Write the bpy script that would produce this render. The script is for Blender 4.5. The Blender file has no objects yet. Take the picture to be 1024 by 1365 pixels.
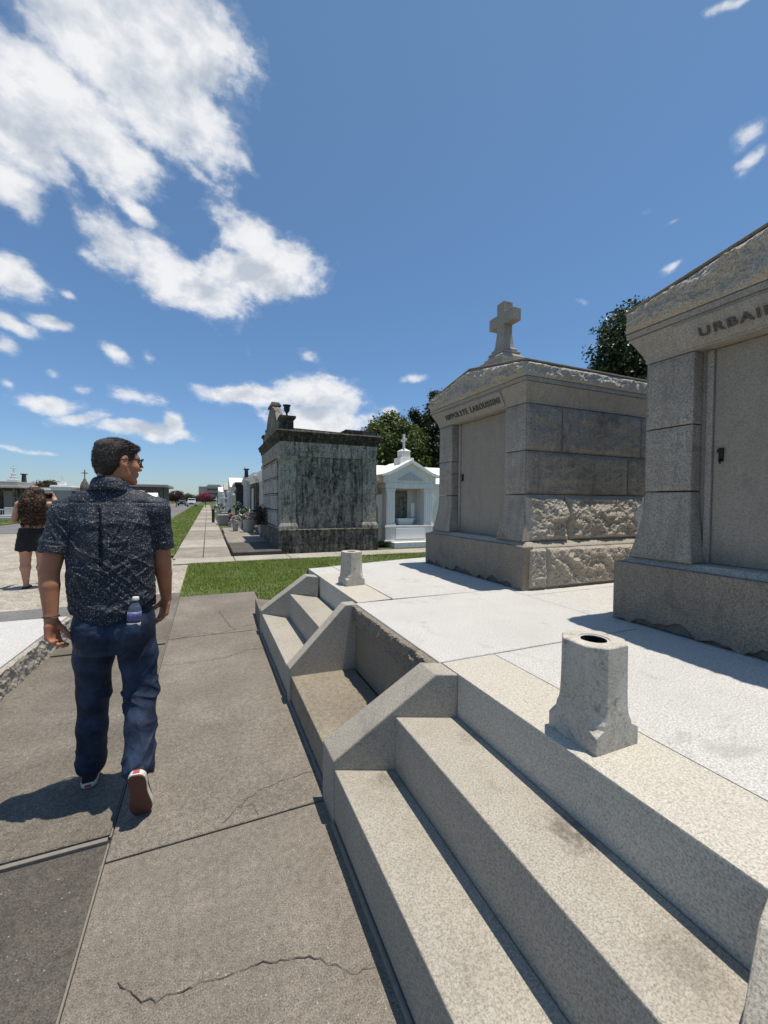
import bpy, bmesh, math, random
import numpy as np
from mathutils import Vector, Matrix
random.seed(7)
rng = np.random.default_rng(11)
R = math.radians
EXPOSURE = 0.0
SUN = 4.9
SKY = .13
CLOUD = .95
SKYT = ((.50, .62, .86), (.56, .70, .90), (.62, .77, .88), (.80, .92, .88))
scene = bpy.context.scene
COL = scene.collection

# ------------------------------------------------------------------ helpers
def link(o, parent=None):
    COL.objects.link(o)
    if parent is not None:
        o.parent = parent
    return o

def tag(o, label=None, cat=None, group=None, kind=None):
    if label: o['label'] = label
    if cat: o['category'] = cat
    if group: o['group'] = group
    if kind: o['kind'] = kind
    return o

def thing(name, label, cat, loc=(0, 0, 0), rz=0.0, group=None):
    o = bpy.data.objects.new(name, None)
    o.empty_display_size = 0.2
    o.location = loc
    o.rotation_euler = (0, 0, rz)
    link(o)
    return tag(o, label, cat, group)

class MB:
    """collects geometry, builds one mesh object"""
    def __init__(self):
        self.v = []; self.f = []; self.m = []; self.s = []
    def add(self, vs, fs, mi=0, smooth=False):
        b = len(self.v)
        self.v += [tuple(p) for p in vs]
        for f in fs:
            self.f.append(tuple(i + b for i in f)); self.m.append(mi); self.s.append(smooth)
    def box(self, x0, x1, y0, y1, z0, z1, mi=0, rz=0.0, c=None):
        vs = [(x0, y0, z0), (x1, y0, z0), (x1, y1, z0), (x0, y1, z0), (x0, y0, z1), (x1, y0, z1), (x1, y1, z1), (x0, y1, z1)]
        if rz:
            cx, cy = c if c else ((x0 + x1) / 2, (y0 + y1) / 2)
            cs, sn = math.cos(rz), math.sin(rz)
            vs = [(cx + (x - cx) * cs - (y - cy) * sn, cy + (x - cx) * sn + (y - cy) * cs, z) for x, y, z in vs]
        self.add(vs, [(3, 2, 1, 0), (4, 5, 6, 7), (0, 1, 5, 4), (1, 2, 6, 5), (2, 3, 7, 6), (3, 0, 4, 7)], mi)
    def loft(self, rings, mi=0, smooth=False, cap0=True, cap1=True):
        n = len(rings[0]); vs = [p for r in rings for p in r]; fs = []
        for k in range(len(rings) - 1):
            for i in range(n):
                j = (i + 1) % n
                fs.append((k * n + i, k * n + j, (k + 1) * n + j, (k + 1) * n + i))
        self.add(vs, fs, mi, smooth)
        b = len(self.v) - len(vs)
        if cap0: self.f.append(tuple(b + i for i in reversed(range(n)))); self.m.append(mi); self.s.append(False)
        if cap1: self.f.append(tuple(b + (len(rings) - 1) * n + i for i in range(n))); self.m.append(mi); self.s.append(False)
    def lathe(self, prof, c=(0, 0, 0), n=24, mi=0, smooth=True, a0=0.0):
        rings = [[(c[0] + r * math.cos(a0 + 2 * math.pi * i / n), c[1] + r * math.sin(a0 + 2 * math.pi * i / n), c[2] + z) for i in range(n)] for r, z in prof]
        self.loft(rings, mi, smooth)
    def rect_loft(self, prof, cx, cy, hx, hy, mi=0, shape=None):
        """rectangular mouldings: prof = [(outset, z)...]"""
        rings = [[(cx - hx - o, cy - hy - o, z), (cx + hx + o, cy - hy - o, z), (cx + hx + o, cy + hy + o, z), (cx - hx - o, cy + hy + o, z)] for o, z in prof]
        self.loft(rings, mi)
    def tube(self, pts, rad, n=8, mi=0, smooth=True):
        pts = [Vector(p) for p in pts]; rings = []
        for i, p in enumerate(pts):
            d = (pts[min(i + 1, len(pts) - 1)] - pts[max(i - 1, 0)]).normalized()
            a = d.cross(Vector((0, 0, 1)))
            if a.length < 1e-3: a = Vector((1, 0, 0))
            a.normalize(); b = d.cross(a)
            r = rad[i] if isinstance(rad, (list, tuple)) else rad
            rings.append([tuple(p + a * (r * math.cos(2 * math.pi * k / n)) - b * (r * math.sin(2 * math.pi * k / n))) for k in range(n)])
        self.loft(rings, mi, smooth)
    def prism(self, poly, axis, a0, a1, mi=0):
        """extrude polygon (list of 2-tuples) along axis 'x','y','z'"""
        def P(p, t):
            return {'x': (t, p[0], p[1]), 'y': (p[0], t, p[1]), 'z': (p[0], p[1], t)}[axis]
        n = len(poly)
        vs = [P(p, a0) for p in poly] + [P(p, a1) for p in poly]
        fs = [tuple(range(n)), tuple(range(2 * n - 1, n - 1, -1))] + [(i, i + n, (i + 1) % n + n, (i + 1) % n) for i in range(n)]
        self.add(vs, fs, mi)
    def ribbon(self, pts, w, z, mi=0, jit=0.0):
        pts = [Vector((p[0], p[1], 0)) for p in pts]
        q = []
        for a, b in zip(pts[:-1], pts[1:]):
            n = max(1, int((b - a).length / 0.017)) if jit else 1
            for k in range(n):
                p = a.lerp(b, k / n)
                if jit and (k or len(q)): p = p + Vector((random.uniform(-jit, jit), random.uniform(-jit, jit), 0))
                q.append(p)
        q.append(pts[-1])
        vs = []
        for i, p in enumerate(q):
            d = (q[min(i + 1, len(q) - 1)] - q[max(i - 1, 0)]).normalized(); s = Vector((-d.y, d.x, 0))
            ww = w * (random.uniform(.35, 1.5) if jit else 1) * .5
            vs += [(p.x + s.x * ww, p.y + s.y * ww, z), (p.x - s.x * ww, p.y - s.y * ww, z)]
        self.add(vs, [(2 * i, 2 * i + 1, 2 * i + 3, 2 * i + 2) for i in range(len(q) - 1)], mi)
    def build(self, name, mats, parent=None, bevel=0.0, loc=None, fixn=True, seg=2):
        me = bpy.data.meshes.new(name)
        me.from_pydata(self.v, [], self.f)
        if not isinstance(mats, (list, tuple)): mats = [mats]
        for m in mats: me.materials.append(m)
        me.polygons.foreach_set('material_index', self.m)
        me.polygons.foreach_set('use_smooth', self.s)
        if fixn and len(self.f) < 60000:
            bm = bmesh.new(); bm.from_mesh(me)
            bmesh.ops.recalc_face_normals(bm, faces=bm.faces)
            bm.to_mesh(me); bm.free()
        me.update()
        o = bpy.data.objects.new(name, me)
        link(o, parent)
        if loc is not None: o.location = loc
        if bevel > 0:
            md = o.modifiers.new('bevel', 'BEVEL'); md.width = bevel; md.segments = seg; md.limit_method = 'ANGLE'; md.angle_limit = R(35)
        return o

def np_mesh(name, V, F, mat, parent=None, smooth=True):
    me = bpy.data.meshes.new(name)
    V = np.ascontiguousarray(V, dtype=np.float32); F = np.ascontiguousarray(F, dtype=np.int32)
    k = F.shape[1]
    me.vertices.add(len(V)); me.vertices.foreach_set('co', V.ravel())
    me.loops.add(F.size); me.loops.foreach_set('vertex_index', F.ravel())
    me.polygons.add(len(F)); me.polygons.foreach_set('loop_start', np.arange(0, F.size, k, dtype=np.int32))
    me.polygons.foreach_set('use_smooth', np.full(len(F), smooth, dtype=bool))
    me.update(calc_edges=True); me.validate()
    me.materials.append(mat)
    o = bpy.data.objects.new(name, me)
    return link(o, parent)

def copy_tree(o, parent=None):
    c = o.copy(); COL.objects.link(c); c.parent = parent
    for ch in list(o.children): copy_tree(ch, c)
    return c

# ------------------------------------------------------------------ numpy noise
_perm = np.random.default_rng(3).permutation(256); _perm = np.concatenate([_perm, _perm, _perm])
_grad = np.random.default_rng(5).normal(size=(256, 3)); _grad /= np.linalg.norm(_grad, axis=1)[:, None]
def pn(x, y, z):
    x = np.asarray(x, float); y = np.asarray(y, float); z = np.asarray(z, float)
    x, y, z = np.broadcast_arrays(x, y, z)
    xi = np.floor(x).astype(int); yi = np.floor(y).astype(int); zi = np.floor(z).astype(int)
    xf = x - xi; yf = y - yi; zf = z - zi
    xi &= 255; yi &= 255; zi &= 255
    u = xf**3 * (xf * (xf * 6 - 15) + 10); v = yf**3 * (yf * (yf * 6 - 15) + 10); w = zf**3 * (zf * (zf * 6 - 15) + 10)
    def g(dx, dy, dz):
        h = _perm[_perm[_perm[(xi + dx) & 255] + ((yi + dy) & 255)] + ((zi + dz) & 255)]
        gr = _grad[h]
        return gr[..., 0] * (xf - dx) + gr[..., 1] * (yf - dy) + gr[..., 2] * (zf - dz)
    def L(a, b, t): return a + t * (b - a)
    return L(L(L(g(0, 0, 0), g(1, 0, 0), u), L(g(0, 1, 0), g(1, 1, 0), u), v), L(L(g(0, 0, 1), g(1, 0, 1), u), L(g(0, 1, 1), g(1, 1, 1), u), v), w) * 1.6
def fbm(x, y, z, o=4):
    s = 0; a = 1.0
    for k in range(o):
        s = s + a * pn(x * 2**k + 17 * k, y * 2**k, z * 2**k); a *= .5
    return s
def ridged(x, y, z, o=4):
    s = 0; a = 1.0
    for k in range(o):
        s = s + a * (1 - 2 * np.abs(pn(x * 2**k + 9 * k, y * 2**k, z * 2**k))); a *= .5
    return s

# ------------------------------------------------------------------ materials
class NT:
    def __init__(self, name):
        self.m = bpy.data.materials.new(name); self.m.use_nodes = True
        self.t = self.m.node_tree; self.n = self.t.nodes; self.l = self.t.links
        self.b = self.n['Principled BSDF']; self.out = self.n['Material Output']
        self.b.inputs['Roughness'].default_value = .8
        self.tc = self.n.new('ShaderNodeTexCoord'); self.co = self.tc.outputs['Object']
    def node(self, t, **kw):
        x = self.n.new(t)
        for k, v in kw.items(): setattr(x, k, v)
        return x
    def conn(self, a, b): self.l.new(a, b)
    def mapping(self, scale=(1, 1, 1), loc=(0, 0, 0), co=None, rot=(0, 0, 0)):
        x = self.node('ShaderNodeMapping'); x.inputs['Scale'].default_value = scale; x.inputs['Location'].default_value = loc; x.inputs['Rotation'].default_value = rot
        self.conn(co or self.co, x.inputs['Vector']); return x.outputs['Vector']
    def noise(self, scale, detail=4, rough=.55, dist=0.0, co=None):
        x = self.node('ShaderNodeTexNoise'); x.inputs['Scale'].default_value = scale; x.inputs['Detail'].default_value = detail
        x.inputs['Roughness'].default_value = rough; x.inputs['Distortion'].default_value = dist
        self.conn(co or self.co, x.inputs['Vector']); return x.outputs['Fac']
    def voro(self, scale, feature='F1', out='Distance', co=None, rand=1.0):
        x = self.node('ShaderNodeTexVoronoi'); x.feature = feature; x.inputs['Scale'].default_value = scale; x.inputs['Randomness'].default_value = rand
        self.conn(co or self.co, x.inputs['Vector']); return x.outputs[out]
    def ramp(self, fac, stops, interp='LINEAR'):
        x = self.node('ShaderNodeValToRGB'); cr = x.color_ramp; cr.interpolation = interp
        while len(cr.elements) < len(stops): cr.elements.new(.5)
        for e, (p, c) in zip(cr.elements, stops):
            e.position = p; e.color = (c, c, c, 1) if isinstance(c, (int, float)) else (*c, 1)
        self.conn(fac, x.inputs['Fac']); return x.outputs['Color']
    def mix(self, fac, a, b, mode='MIX'):
        x = self.node('ShaderNodeMix'); x.data_type = 'RGBA'; x.blend_type = mode
        ins = [i for i in x.inputs if i.type == 'RGBA']; f = x.inputs['Factor']
        if isinstance(fac, (int, float)): f.default_value = fac
        else: self.conn(fac, f)
        for i, v in zip(ins, (a, b)):
            if isinstance(v, tuple): i.default_value = (*v, 1)
            else: self.conn(v, i)
        return [o for o in x.outputs if o.type == 'RGBA'][0]
    def math(self, op, a, b=None, c=None, clamp=False):
        x = self.node('ShaderNodeMath'); x.operation = op; x.use_clamp = clamp
        for i, v in zip(x.inputs, (a, b, c)):
            if v is None: continue
            if isinstance(v, (int, float)): i.default_value = v
            else: self.conn(v, i)
        return x.outputs[0]
    def sep(self, co=None):
        x = self.node('ShaderNodeSeparateXYZ'); self.conn(co or self.co, x.inputs[0]); return x.outputs
    def bump(self, h, strength=.4, dist=.01, nrm=None):
        x = self.node('ShaderNodeBump'); x.inputs['Strength'].default_value = strength; x.inputs['Distance'].default_value = dist
        self.conn(h, x.inputs['Height'])
        if nrm: self.conn(nrm, x.inputs['Normal'])
        return x.outputs['Normal']
    def done(self, color, rough=None, nrm=None, spec=None):
        if isinstance(color, tuple): self.b.inputs['Base Color'].default_value = (*color, 1)
        else: self.conn(color, self.b.inputs['Base Color'])
        if rough is not None:
            if isinstance(rough, (int, float)): self.b.inputs['Roughness'].default_value = rough
            else: self.conn(rough, self.b.inputs['Roughness'])
        if nrm is not None: self.conn(nrm, self.b.inputs['Normal'])
        if spec is not None: self.b.inputs['Specular IOR Level'].default_value = spec
        return self.m

def plain(name, c, rough=.7, var=.15, scale=8, metal=0.0, spec=None):
    t = NT(name)
    f = t.noise(scale, 5)
    col = t.mix(f, tuple(x * (1 - var) for x in c), tuple(x * (1 + var) for x in c))
    t.b.inputs['Metallic'].default_value = metal
    return t.done(col, rough, None, spec)

def granite(name, base, fleck, speck=170, contrast=.5, stain=.25, bump=.25, stain_col=(.12, .11, .10), streak=0.0, dark=.35, spots=()):
    t = NT(name)
    n1 = t.noise(speck, 2, .7)
    n2 = t.noise(speck * .7, 2, .6)
    g = t.ramp(t.math('ADD', t.math('MULTIPLY', n1, .6), t.math('MULTIPLY', n2, .4)), [(.38, tuple(b * (1 - contrast * 1.15) for b in base)), (.5, base), (.60, tuple(min(.93, b * (1 + contrast * .7)) for b in base))])
    fl = t.ramp(t.noise(speck * 1.3, 1, .5), [(.34, 1), (.4, 0)])
    g = t.mix(t.math('MULTIPLY', fl, dark), g, fleck)
    big = t.ramp(t.noise(1.9, 6, .62, .3), [(.38, 0), (.72, 1)])
    g = t.mix(t.math('MULTIPLY', big, stain), g, stain_col)
    mid = t.ramp(t.noise(9, 6, .65), [(.5, 0), (.75, 1)])
    g = t.mix(t.math('MULTIPLY', mid, stain * .6), g, stain_col)
    pt = t.ramp(t.noise(3.4, 9, .72, .5), [(.575, 0), (.67, 1)])
    g = t.mix(t.math('MULTIPLY', pt, stain * 1.3), g, tuple(x * .75 for x in stain_col))
    for (sx, sy, sz, sr, sa) in spots:
        vd = t.node('ShaderNodeVectorMath', operation='DISTANCE'); vd.inputs[1].default_value = (sx, sy, sz); t.conn(t.co, vd.inputs[0])
        fall = t.ramp(t.math('DIVIDE', vd.outputs['Value'], sr), [(.1, 1), (1.0, 0)])
        sp = t.ramp(t.math('MULTIPLY', t.math('ADD', t.noise(42, 6, .75), t.math('MULTIPLY', t.noise(9, 4, .6), .5)), fall), [(.50, 0), (.80, sa)])
        g = t.mix(sp, g, (.085, .072, .058))
    if streak:
        s = t.ramp(t.noise(3.2, 6, .6, .2, t.mapping((6, 6, .45))), [(.46, 0), (.7, 1)])
        g = t.mix(t.math('MULTIPLY', s, streak), g, stain_col)
    nr = t.bump(t.math('ADD', n1, t.math('MULTIPLY', t.noise(24, 4), .6)), bump, .004)
    return t.done(g, .82, nr, .3)

M = {}
M['granite_warm'] = granite('warm_grey_granite', (.392, .358, .298), (.20, .18, .145), 210, .36, .30, .3, (.2, .175, .145), spots=((1.02, .88, .505, .24, .75), (.97, .54, .505, .26, .45), (.74, 1.64, .255, .22, .45), (1.0, 1.42, .505, .18, .35)))
M['granite_cop'] = granite('pale_buff_granite', (.50, .468, .40), (.28, .25, .20), 210, .32, .14, .25, (.35, .31, .25))
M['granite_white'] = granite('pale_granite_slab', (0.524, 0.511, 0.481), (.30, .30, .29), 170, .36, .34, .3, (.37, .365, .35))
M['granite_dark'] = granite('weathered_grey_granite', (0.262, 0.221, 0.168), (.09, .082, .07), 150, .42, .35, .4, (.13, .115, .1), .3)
M['granite_tomb'] = granite('tomb_grey_granite', (.365, .33, .278), (.13, .115, .095), 150, .36, .3, .35, (.19, .165, .135), .35)
M['granite_rock'] = granite('rock_faced_granite', (.43, .39, .33), (.14, .122, .10), 140, .38, .25, .5, (.22, .19, .15), .1)
M['granite_hewn'] = granite('hewn_grey_granite', (.355, .322, .27), (.12, .108, .09), 120, .42, .55, .5, (.15, .128, .10), .45)
M['footing'] = plain('crumbled_brown_mortar', (.14, .12, .095), .95, .5, 25)
M['door_granite'] = granite('flat_granite_door', (.32, .278, .222), (.15, .135, .115), 170, .26, .3, .15, (.17, .155, .13), .25)

def concrete(name, base, dark, light_fleck=.5, scale=1.0, rough=.9):
    t = NT(name)
    fine = t.noise(190 * scale, 2, .7); mid = t.noise(38 * scale, 4, .6); big = t.noise(1.35, 7, .62, .25)
    c = t.mix(t.ramp(big, [(.33, 0), (.68, 1)]), base, dark)
    c = t.mix(t.ramp(t.noise(5.5, 6, .65), [(.42, 0), (.75, .55)]), c, dark)
    v = t.ramp(t.math('ADD', t.math('MULTIPLY', fine, .72), t.math('MULTIPLY', mid, .28)), [(.36, .5), (.5, 1.0), (.64, 1.55)])
    c = t.mix(1.0, c, v, 'MULTIPLY')
    fl = t.ramp(t.voro(40 * scale), [(.07, 1), (.12, 0)])
    fl2 = t.ramp(t.noise(7, 2), [(.44, .15), (.58, 1)])
    c = t.mix(t.math('MULTIPLY', t.math('MULTIPLY', fl, fl2), light_fleck), c, (.62, .6, .55))
    pit = t.ramp(t.voro(90 * scale), [(.0, 0), (.14, 1)])
    nr = t.bump(t.math('ADD', t.math('MULTIPLY', fine, .7), t.math('ADD', mid, t.math('MULTIPLY', pit, .25))), .5, .006)
    return t.done(c, rough, nr, .25)
M['pave'] = concrete('brown_grey_paving', (.232, .203, .166), (.15, .131, .106))
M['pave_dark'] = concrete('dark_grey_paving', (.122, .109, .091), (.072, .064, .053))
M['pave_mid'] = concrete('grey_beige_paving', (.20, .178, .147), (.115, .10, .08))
M['landing'] = concrete('tan_concrete', (.30, .258, .195), (.20, .17, .13), .2)
M['walk_light'] = concrete('pale_concrete_walk', (0.426, 0.394, 0.336), (0.295, 0.271, 0.23), .2)
M['walk_mid'] = concrete('stained_concrete_walk', (0.328, 0.295, 0.246), (.2, .175, .145), .2, .6)
M['strip_grey'] = concrete('grey_concrete_strip', (0.192, 0.188, 0.18), (0.136, 0.132, 0.124), .2)
M['shell'] = concrete('pale_shell_road', (0.415, 0.378, 0.311), (0.282, 0.249, 0.199), .6, .25)
M['asphalt'] = concrete('worn_grey_road', (0.196, 0.183, 0.174), (0.136, 0.128, 0.123), .2, .3)
M['crack'] = plain('dirt_filled_crack', (.045, .039, .032), .95, .4, 30)
M['joint'] = plain('dark_joint_dirt', (.028, .025, .022), .95, .4, 30)
M['mortar'] = plain('pale_mortar', (.21, .19, .16), .9, .3, 40)
M['sod'] = plain('turf_soil', (.09, .115, .035), .95, .4, 6)

def white_stucco(name, base=(.78, .755, .70), grime=.30):
    t = NT(name)
    z = t.noise(3.5, 6, .6, .2, t.mapping((5, 5, .6)))
    g = t.ramp(z, [(.45, 0), (.75, 1)])
    c = t.mix(t.math('MULTIPLY', g, grime), base, (.33, .33, .31))
    c = t.mix(t.math('MULTIPLY', t.ramp(t.noise(14, 5), [(.5, 0), (.72, 1)]), grime * .5), c, (.42, .42, .40))
    nr = t.bump(t.noise(60, 4), .15, .006)
    return t.done(c, .75, nr, .3)
M['white'] = white_stucco('white_limewash')
M['white_clean'] = white_stucco('bright_white_roof_paint', (.86, .845, .80), .08)
M['grey_marble'] = white_stucco('grey_marble_tomb', (.53, .51, .475), .55)
M['grey_tomb'] = white_stucco('grey_cement_tomb', (.36, .345, .315), .5)

def old_stucco(name, a=(.46, .45, .43), lim=.62):
    t = NT(name)
    blot = t.noise(9, 10, .78, .4)
    st = t.noise(2.6, 7, .65, .3, t.mapping((4, 4, .7)))
    soot = t.math('ADD', t.math('MULTIPLY', blot, .55), t.math('MULTIPLY', st, .55))
    k = t.ramp(soot, [(lim - .10, 0), (lim - .02, .5), (lim + .07, 1)])
    c = t.mix(k, a, (.022, .021, .018))
    fine = t.noise(34, 7, .75)
    c = t.mix(t.ramp(fine, [(.42, .75), (.56, 0)]), c, (.05, .047, .04))
    warm = t.ramp(t.noise(2.2, 4), [(.5, 0), (.7, .4)])
    c = t.mix(warm, c, (.11, .085, .055))
    nr = t.bump(t.math('ADD', fine, t.math('MULTIPLY', blot, 1.6)), .6, .03)
    return t.done(c, .92, nr, .15)
M['old'] = old_stucco('blackened_old_stucco', (.47, .43, .36), .578)
M['old_roof'] = old_stucco('black_mould_cornice', (.26, .235, .19), .50)
M['old_light'] = old_stucco('grey_stucco_pilaster', (.53, .49, .42), .625)
M['old_front'] = old_stucco('grey_old_marble_front', (.60, .585, .54), .64)
M['old_black'] = old_stucco('black_mould_stucco', (.40, .355, .275), .555)
M['black_granite'] = plain('polished_black_granite', (.02, .02, .022), .25, .3, 20)
M['brownstone'] = old_stucco('rough_brown_stone', (.30, .25, .20), .6)
M['iron'] = plain('dark_cast_iron', (.02, .02, .021), .5, .3, 15, .3)
M['bronze'] = plain('dark_bronze_handle', (.03, .025, .02), .4, .3, 15, .8)
M['hole'] = plain('dark_socket', (.008, .007, .006), .95, .2)
M['letters'] = plain('dark_cut_letters', (.085, .08, .072), .9, .3, 60)

CLOUDS = [
    (-0.1152, 0.7299, 0.6737, 7.65, -0.98, 2.37, -1.59, 9.19, -10.23, 1.2100000000000002),
    (-0.2025, 0.7829, 0.5882, 10.69, -0.15, 3.88, -2.34, 8.33, -11.89, 1.1600000000000001),
    (-0.0741, 0.757, 0.6492, 9.76, -1.33, 2.67, -0.95, 8.59, -10.12, 1.2100000000000002),
    (-0.258, 0.7993, 0.5427, 17.6, 0.97, 6.93, -3.49, 9.95, -16.32, 1.11),
    (-0.1492, 0.8054, 0.5737, 14.49, -0.55, 4.54, -3.07, 15.08, -21.97, 1.06),
    (-0.2751, 0.8295, 0.4861, 21.57, 2.35, 8.19, -4.1, 11.3, -21.61, 0.9),
    (-0.0135, 0.7129, 0.7012, 17.97, -3.73, 4.14, -0.26, 9.7, -9.87, 1.0),
    (-0.1054, 0.6737, 0.7315, 7.08, -1.25, 2.17, -2.03, 11.82, -11.18, 1.2100000000000002),
    (-0.1547, 0.8762, 0.4564, 15.23, 4.89, -4.22, -11.73, 7.82, -18.99, 0.93),
    (-0.0797, 0.8958, 0.4372, 13.78, 2.61, -2.84, -7.6, 6.61, -14.93, 1.03),
    (-0.008, 0.9094, 0.4159, 12.48, 0.48, -0.81, -5.67, 8.8, -19.35, 1.08),
    (0.0975, 0.8812, 0.4626, 8.13, -2.23, 2.53, 6.03, 9.0, -18.41, 1.08),
    (0.0291, 0.8355, 0.5487, 15.28, -5.9, 8.17, 7.29, 6.25, -9.91, 0.528),
    (-0.0163, 0.8178, 0.5753, 22.38, 0.02, 0.6, -18.83, 36.14, -51.9, 0.52),
    (0.0733, 0.8537, 0.5156, 18.12, -3.25, 2.81, 0.97, 11.55, -19.27, 0.85),
    (-0.1108, 0.8544, 0.5076, 26.22, 4.07, -1.13, -18.98, 21.78, -40.81, 0.7),
    (0.0616, 0.7911, 0.6086, 20.67, 2.87, -5.83, -37.25, 36.71, -43.94, 0.48),
    (0.1682, 0.8528, 0.4944, 13.48, -9.07, 11.06, 15.26, 3.65, -11.5, 0.5599999999999999),
    (-0.2927, 0.8829, 0.3672, 24.89, 4.97, 7.89, -3.24, 8.76, -23.65, 1),
    (-0.3076, 0.9036, 0.2981, 22.43, 9.05, -4.29, -19.21, 10.41, -51.39, 0.9),
    (-0.2589, 0.9145, 0.311, 27.84, 7.43, 1.33, -15.84, 17.83, -65.61, 0.85),
    (-0.3206, 0.9107, 0.2604, 36.9, 10.34, 9.26, -3.82, 9.4, -37.58, 0.7200000000000001),
    (-0.2331, 0.9011, 0.3656, 55.9, 8.24, 15.33, -6.4, 22.04, -58.42, 0.44000000000000006),
    (-0.1685, 0.9451, 0.2799, 21.75, 6.05, -7.33, -17.66, 8.55, -39.5, 0.6400000000000001),
    (-0.1158, 0.9489, 0.2934, 43.53, -2.03, 23.74, 8.41, 9.11, -26.15, 0.48),
    (-0.2682, 0.9359, 0.2283, 45.36, 10.81, 8.93, -5.32, 15.7, -70.62, 0.6000000000000001),
    (-0.2644, 0.9481, 0.1769, 16.8, 4.2, 2.6, -3.01, 8.75, -51.42, 0.95),
    (-0.2217, 0.9622, 0.1583, 16.5, 2.58, 7.43, 10.41, 12.05, -58.66, 0.85),
    (-0.132, 0.9685, 0.2113, 17.46, 1.5, 4.03, 1.68, 8.83, -39.41, 0.6400000000000001),
    (-0.2248, 0.9518, 0.2087, 32.03, 6.41, 5.26, -3.96, 13.9, -67.66, 0.52),
    (-0.1169, 0.983, 0.1418, 11.14, 1.27, 0.35, -3.4, 6.68, -49.14, 1.0),
    (-0.0711, 0.9848, 0.1583, 38.77, 2.24, 3.49, -0.59, 5.57, -34.9, 0.95),
    (0.2077, 0.9227, 0.3249, 25.29, -3.34, -6.68, -14.24, 19.62, -46.63, 0.584),
    (0.0837, 0.9412, 0.3272, 26.5, -6.56, 12.09, 22.38, 15.83, -51.27, 0.3440000000000001),
    (-0.3261, 0.9241, 0.1993, 73.7, 22.83, 14.72, -5.87, 13.85, -73.82, 0.6400000000000001),
    (0.0988, 0.9671, 0.2345, 7.12, -0.96, 0.94, 3.08, 9.35, -39.87, 1.0),
    (0.2216, 0.9445, 0.2426, 9.75, -2.42, 0.5, 1.25, 5.02, -20.68, 1.05),
    (0.2944, 0.9274, 0.2307, 14.87, -4.84, 0.47, 1.3, 3.79, -16.88, 0.8),
    (0.25, 0.95, 0.1871, 8.34, -2.25, 0.31, 0.99, 3.46, -18.91, 1.05),
    (0.4403, 0.8505, 0.2877, 15.79, -8.1, -0.22, 8.22, 14.6, -55.75, 0.584),
    (0.3986, 0.8922, 0.2125, 28.46, -12.75, 0.15, 4.96, 10.01, -51.33, 0.8),
    (0.7528, 0.3578, 0.5525, 8.79, -30.57, 7.83, 29.52, -9.22, -34.25, 0.544),
    (0.7717, 0.3702, 0.5171, 9.42, -26.76, 5.11, 31.15, -8.24, -40.59, 0.544),
    (0.7367, 0.465, 0.491, 14.81, -22.27, -1.12, 73.91, 5.72, -116.34, 0.26),
    (0.7634, 0.4863, 0.4251, 22.32, -27.28, -8.87, 29.37, 16.49, -71.61, 0.368),
    (0.6893, 0.5984, 0.4084, 22.57, -16.63, -13.73, 4.31, 34.82, -58.31, 0.3440000000000001),
    (0.7093, 0.4852, 0.5113, 14.4, -41.93, 19.82, 32.84, -11.11, -35.02, 0.16800000000000004),
    (0.6559, 0.3357, 0.6761, 11.37, -8.61, -6.75, 60.26, 53.35, -84.95, 0.37240000000000006),
    (-0.2789, 0.956, 0.0907, 11.05, 3.13, 0.97, -5.12, 12.06, -142.94, 0.35),
]

# ------------------------------------------------------------------ camera
H = 1.5
cam = bpy.data.cameras.new('camera'); cam.sensor_fit = 'HORIZONTAL'; cam.sensor_width = 36.0
cam.lens = 545.0 / 1024 * 36; cam.clip_start = .05; cam.clip_end = 6000
yaw, pit, rol = R(23.35), R(1.5), R(.45)
fw0 = Vector((math.sin(yaw), math.cos(yaw), 0)); rt0 = Vector((math.cos(yaw), -math.sin(yaw), 0))
fwv = fw0 * math.cos(pit) - Vector((0, 0, math.sin(pit))); up0 = rt0.cross(fwv)
rtv = rt0 * math.cos(rol) + up0 * math.sin(rol); upv = up0 * math.cos(rol) - rt0 * math.sin(rol)
co = bpy.data.objects.new('camera', cam); COL.objects.link(co)
mw = Matrix((rtv, upv, -fwv)).transposed().to_4x4(); mw.translation = Vector((0, 0, H)); co.matrix_world = mw
scene.camera = co
scene.view_settings.view_transform = 'Standard'; scene.view_settings.look = 'None'
scene.view_settings.exposure = EXPOSURE; scene.view_settings.gamma = 1.0
scene.cycles.max_bounces = 8; scene.cycles.diffuse_bounces = 4; scene.cycles.glossy_bounces = 3
scene.cycles.transmission_bounces = 6; scene.cycles.transparent_max_bounces = 8
scene.cycles.use_denoising = True; scene.cycles.denoiser = 'OPENIMAGEDENOISE'; scene.cycles.denoising_input_passes = 'RGB_ALBEDO_NORMAL'; scene.cycles.denoising_prefilter = 'ACCURATE'

# ------------------------------------------------------------------ sun and sky
Ldir = Vector((.17, -.055, 1)).normalized()
sun = bpy.data.lights.new('sun', 'SUN'); sun.energy = SUN; sun.angle = R(.53); sun.color = (1, .93, .82)
so = bpy.data.objects.new('sun', sun); COL.objects.link(so); so.location = (0, 0, 30)
so.rotation_euler = (-Ldir).to_track_quat('-Z', 'Y').to_euler()

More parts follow.
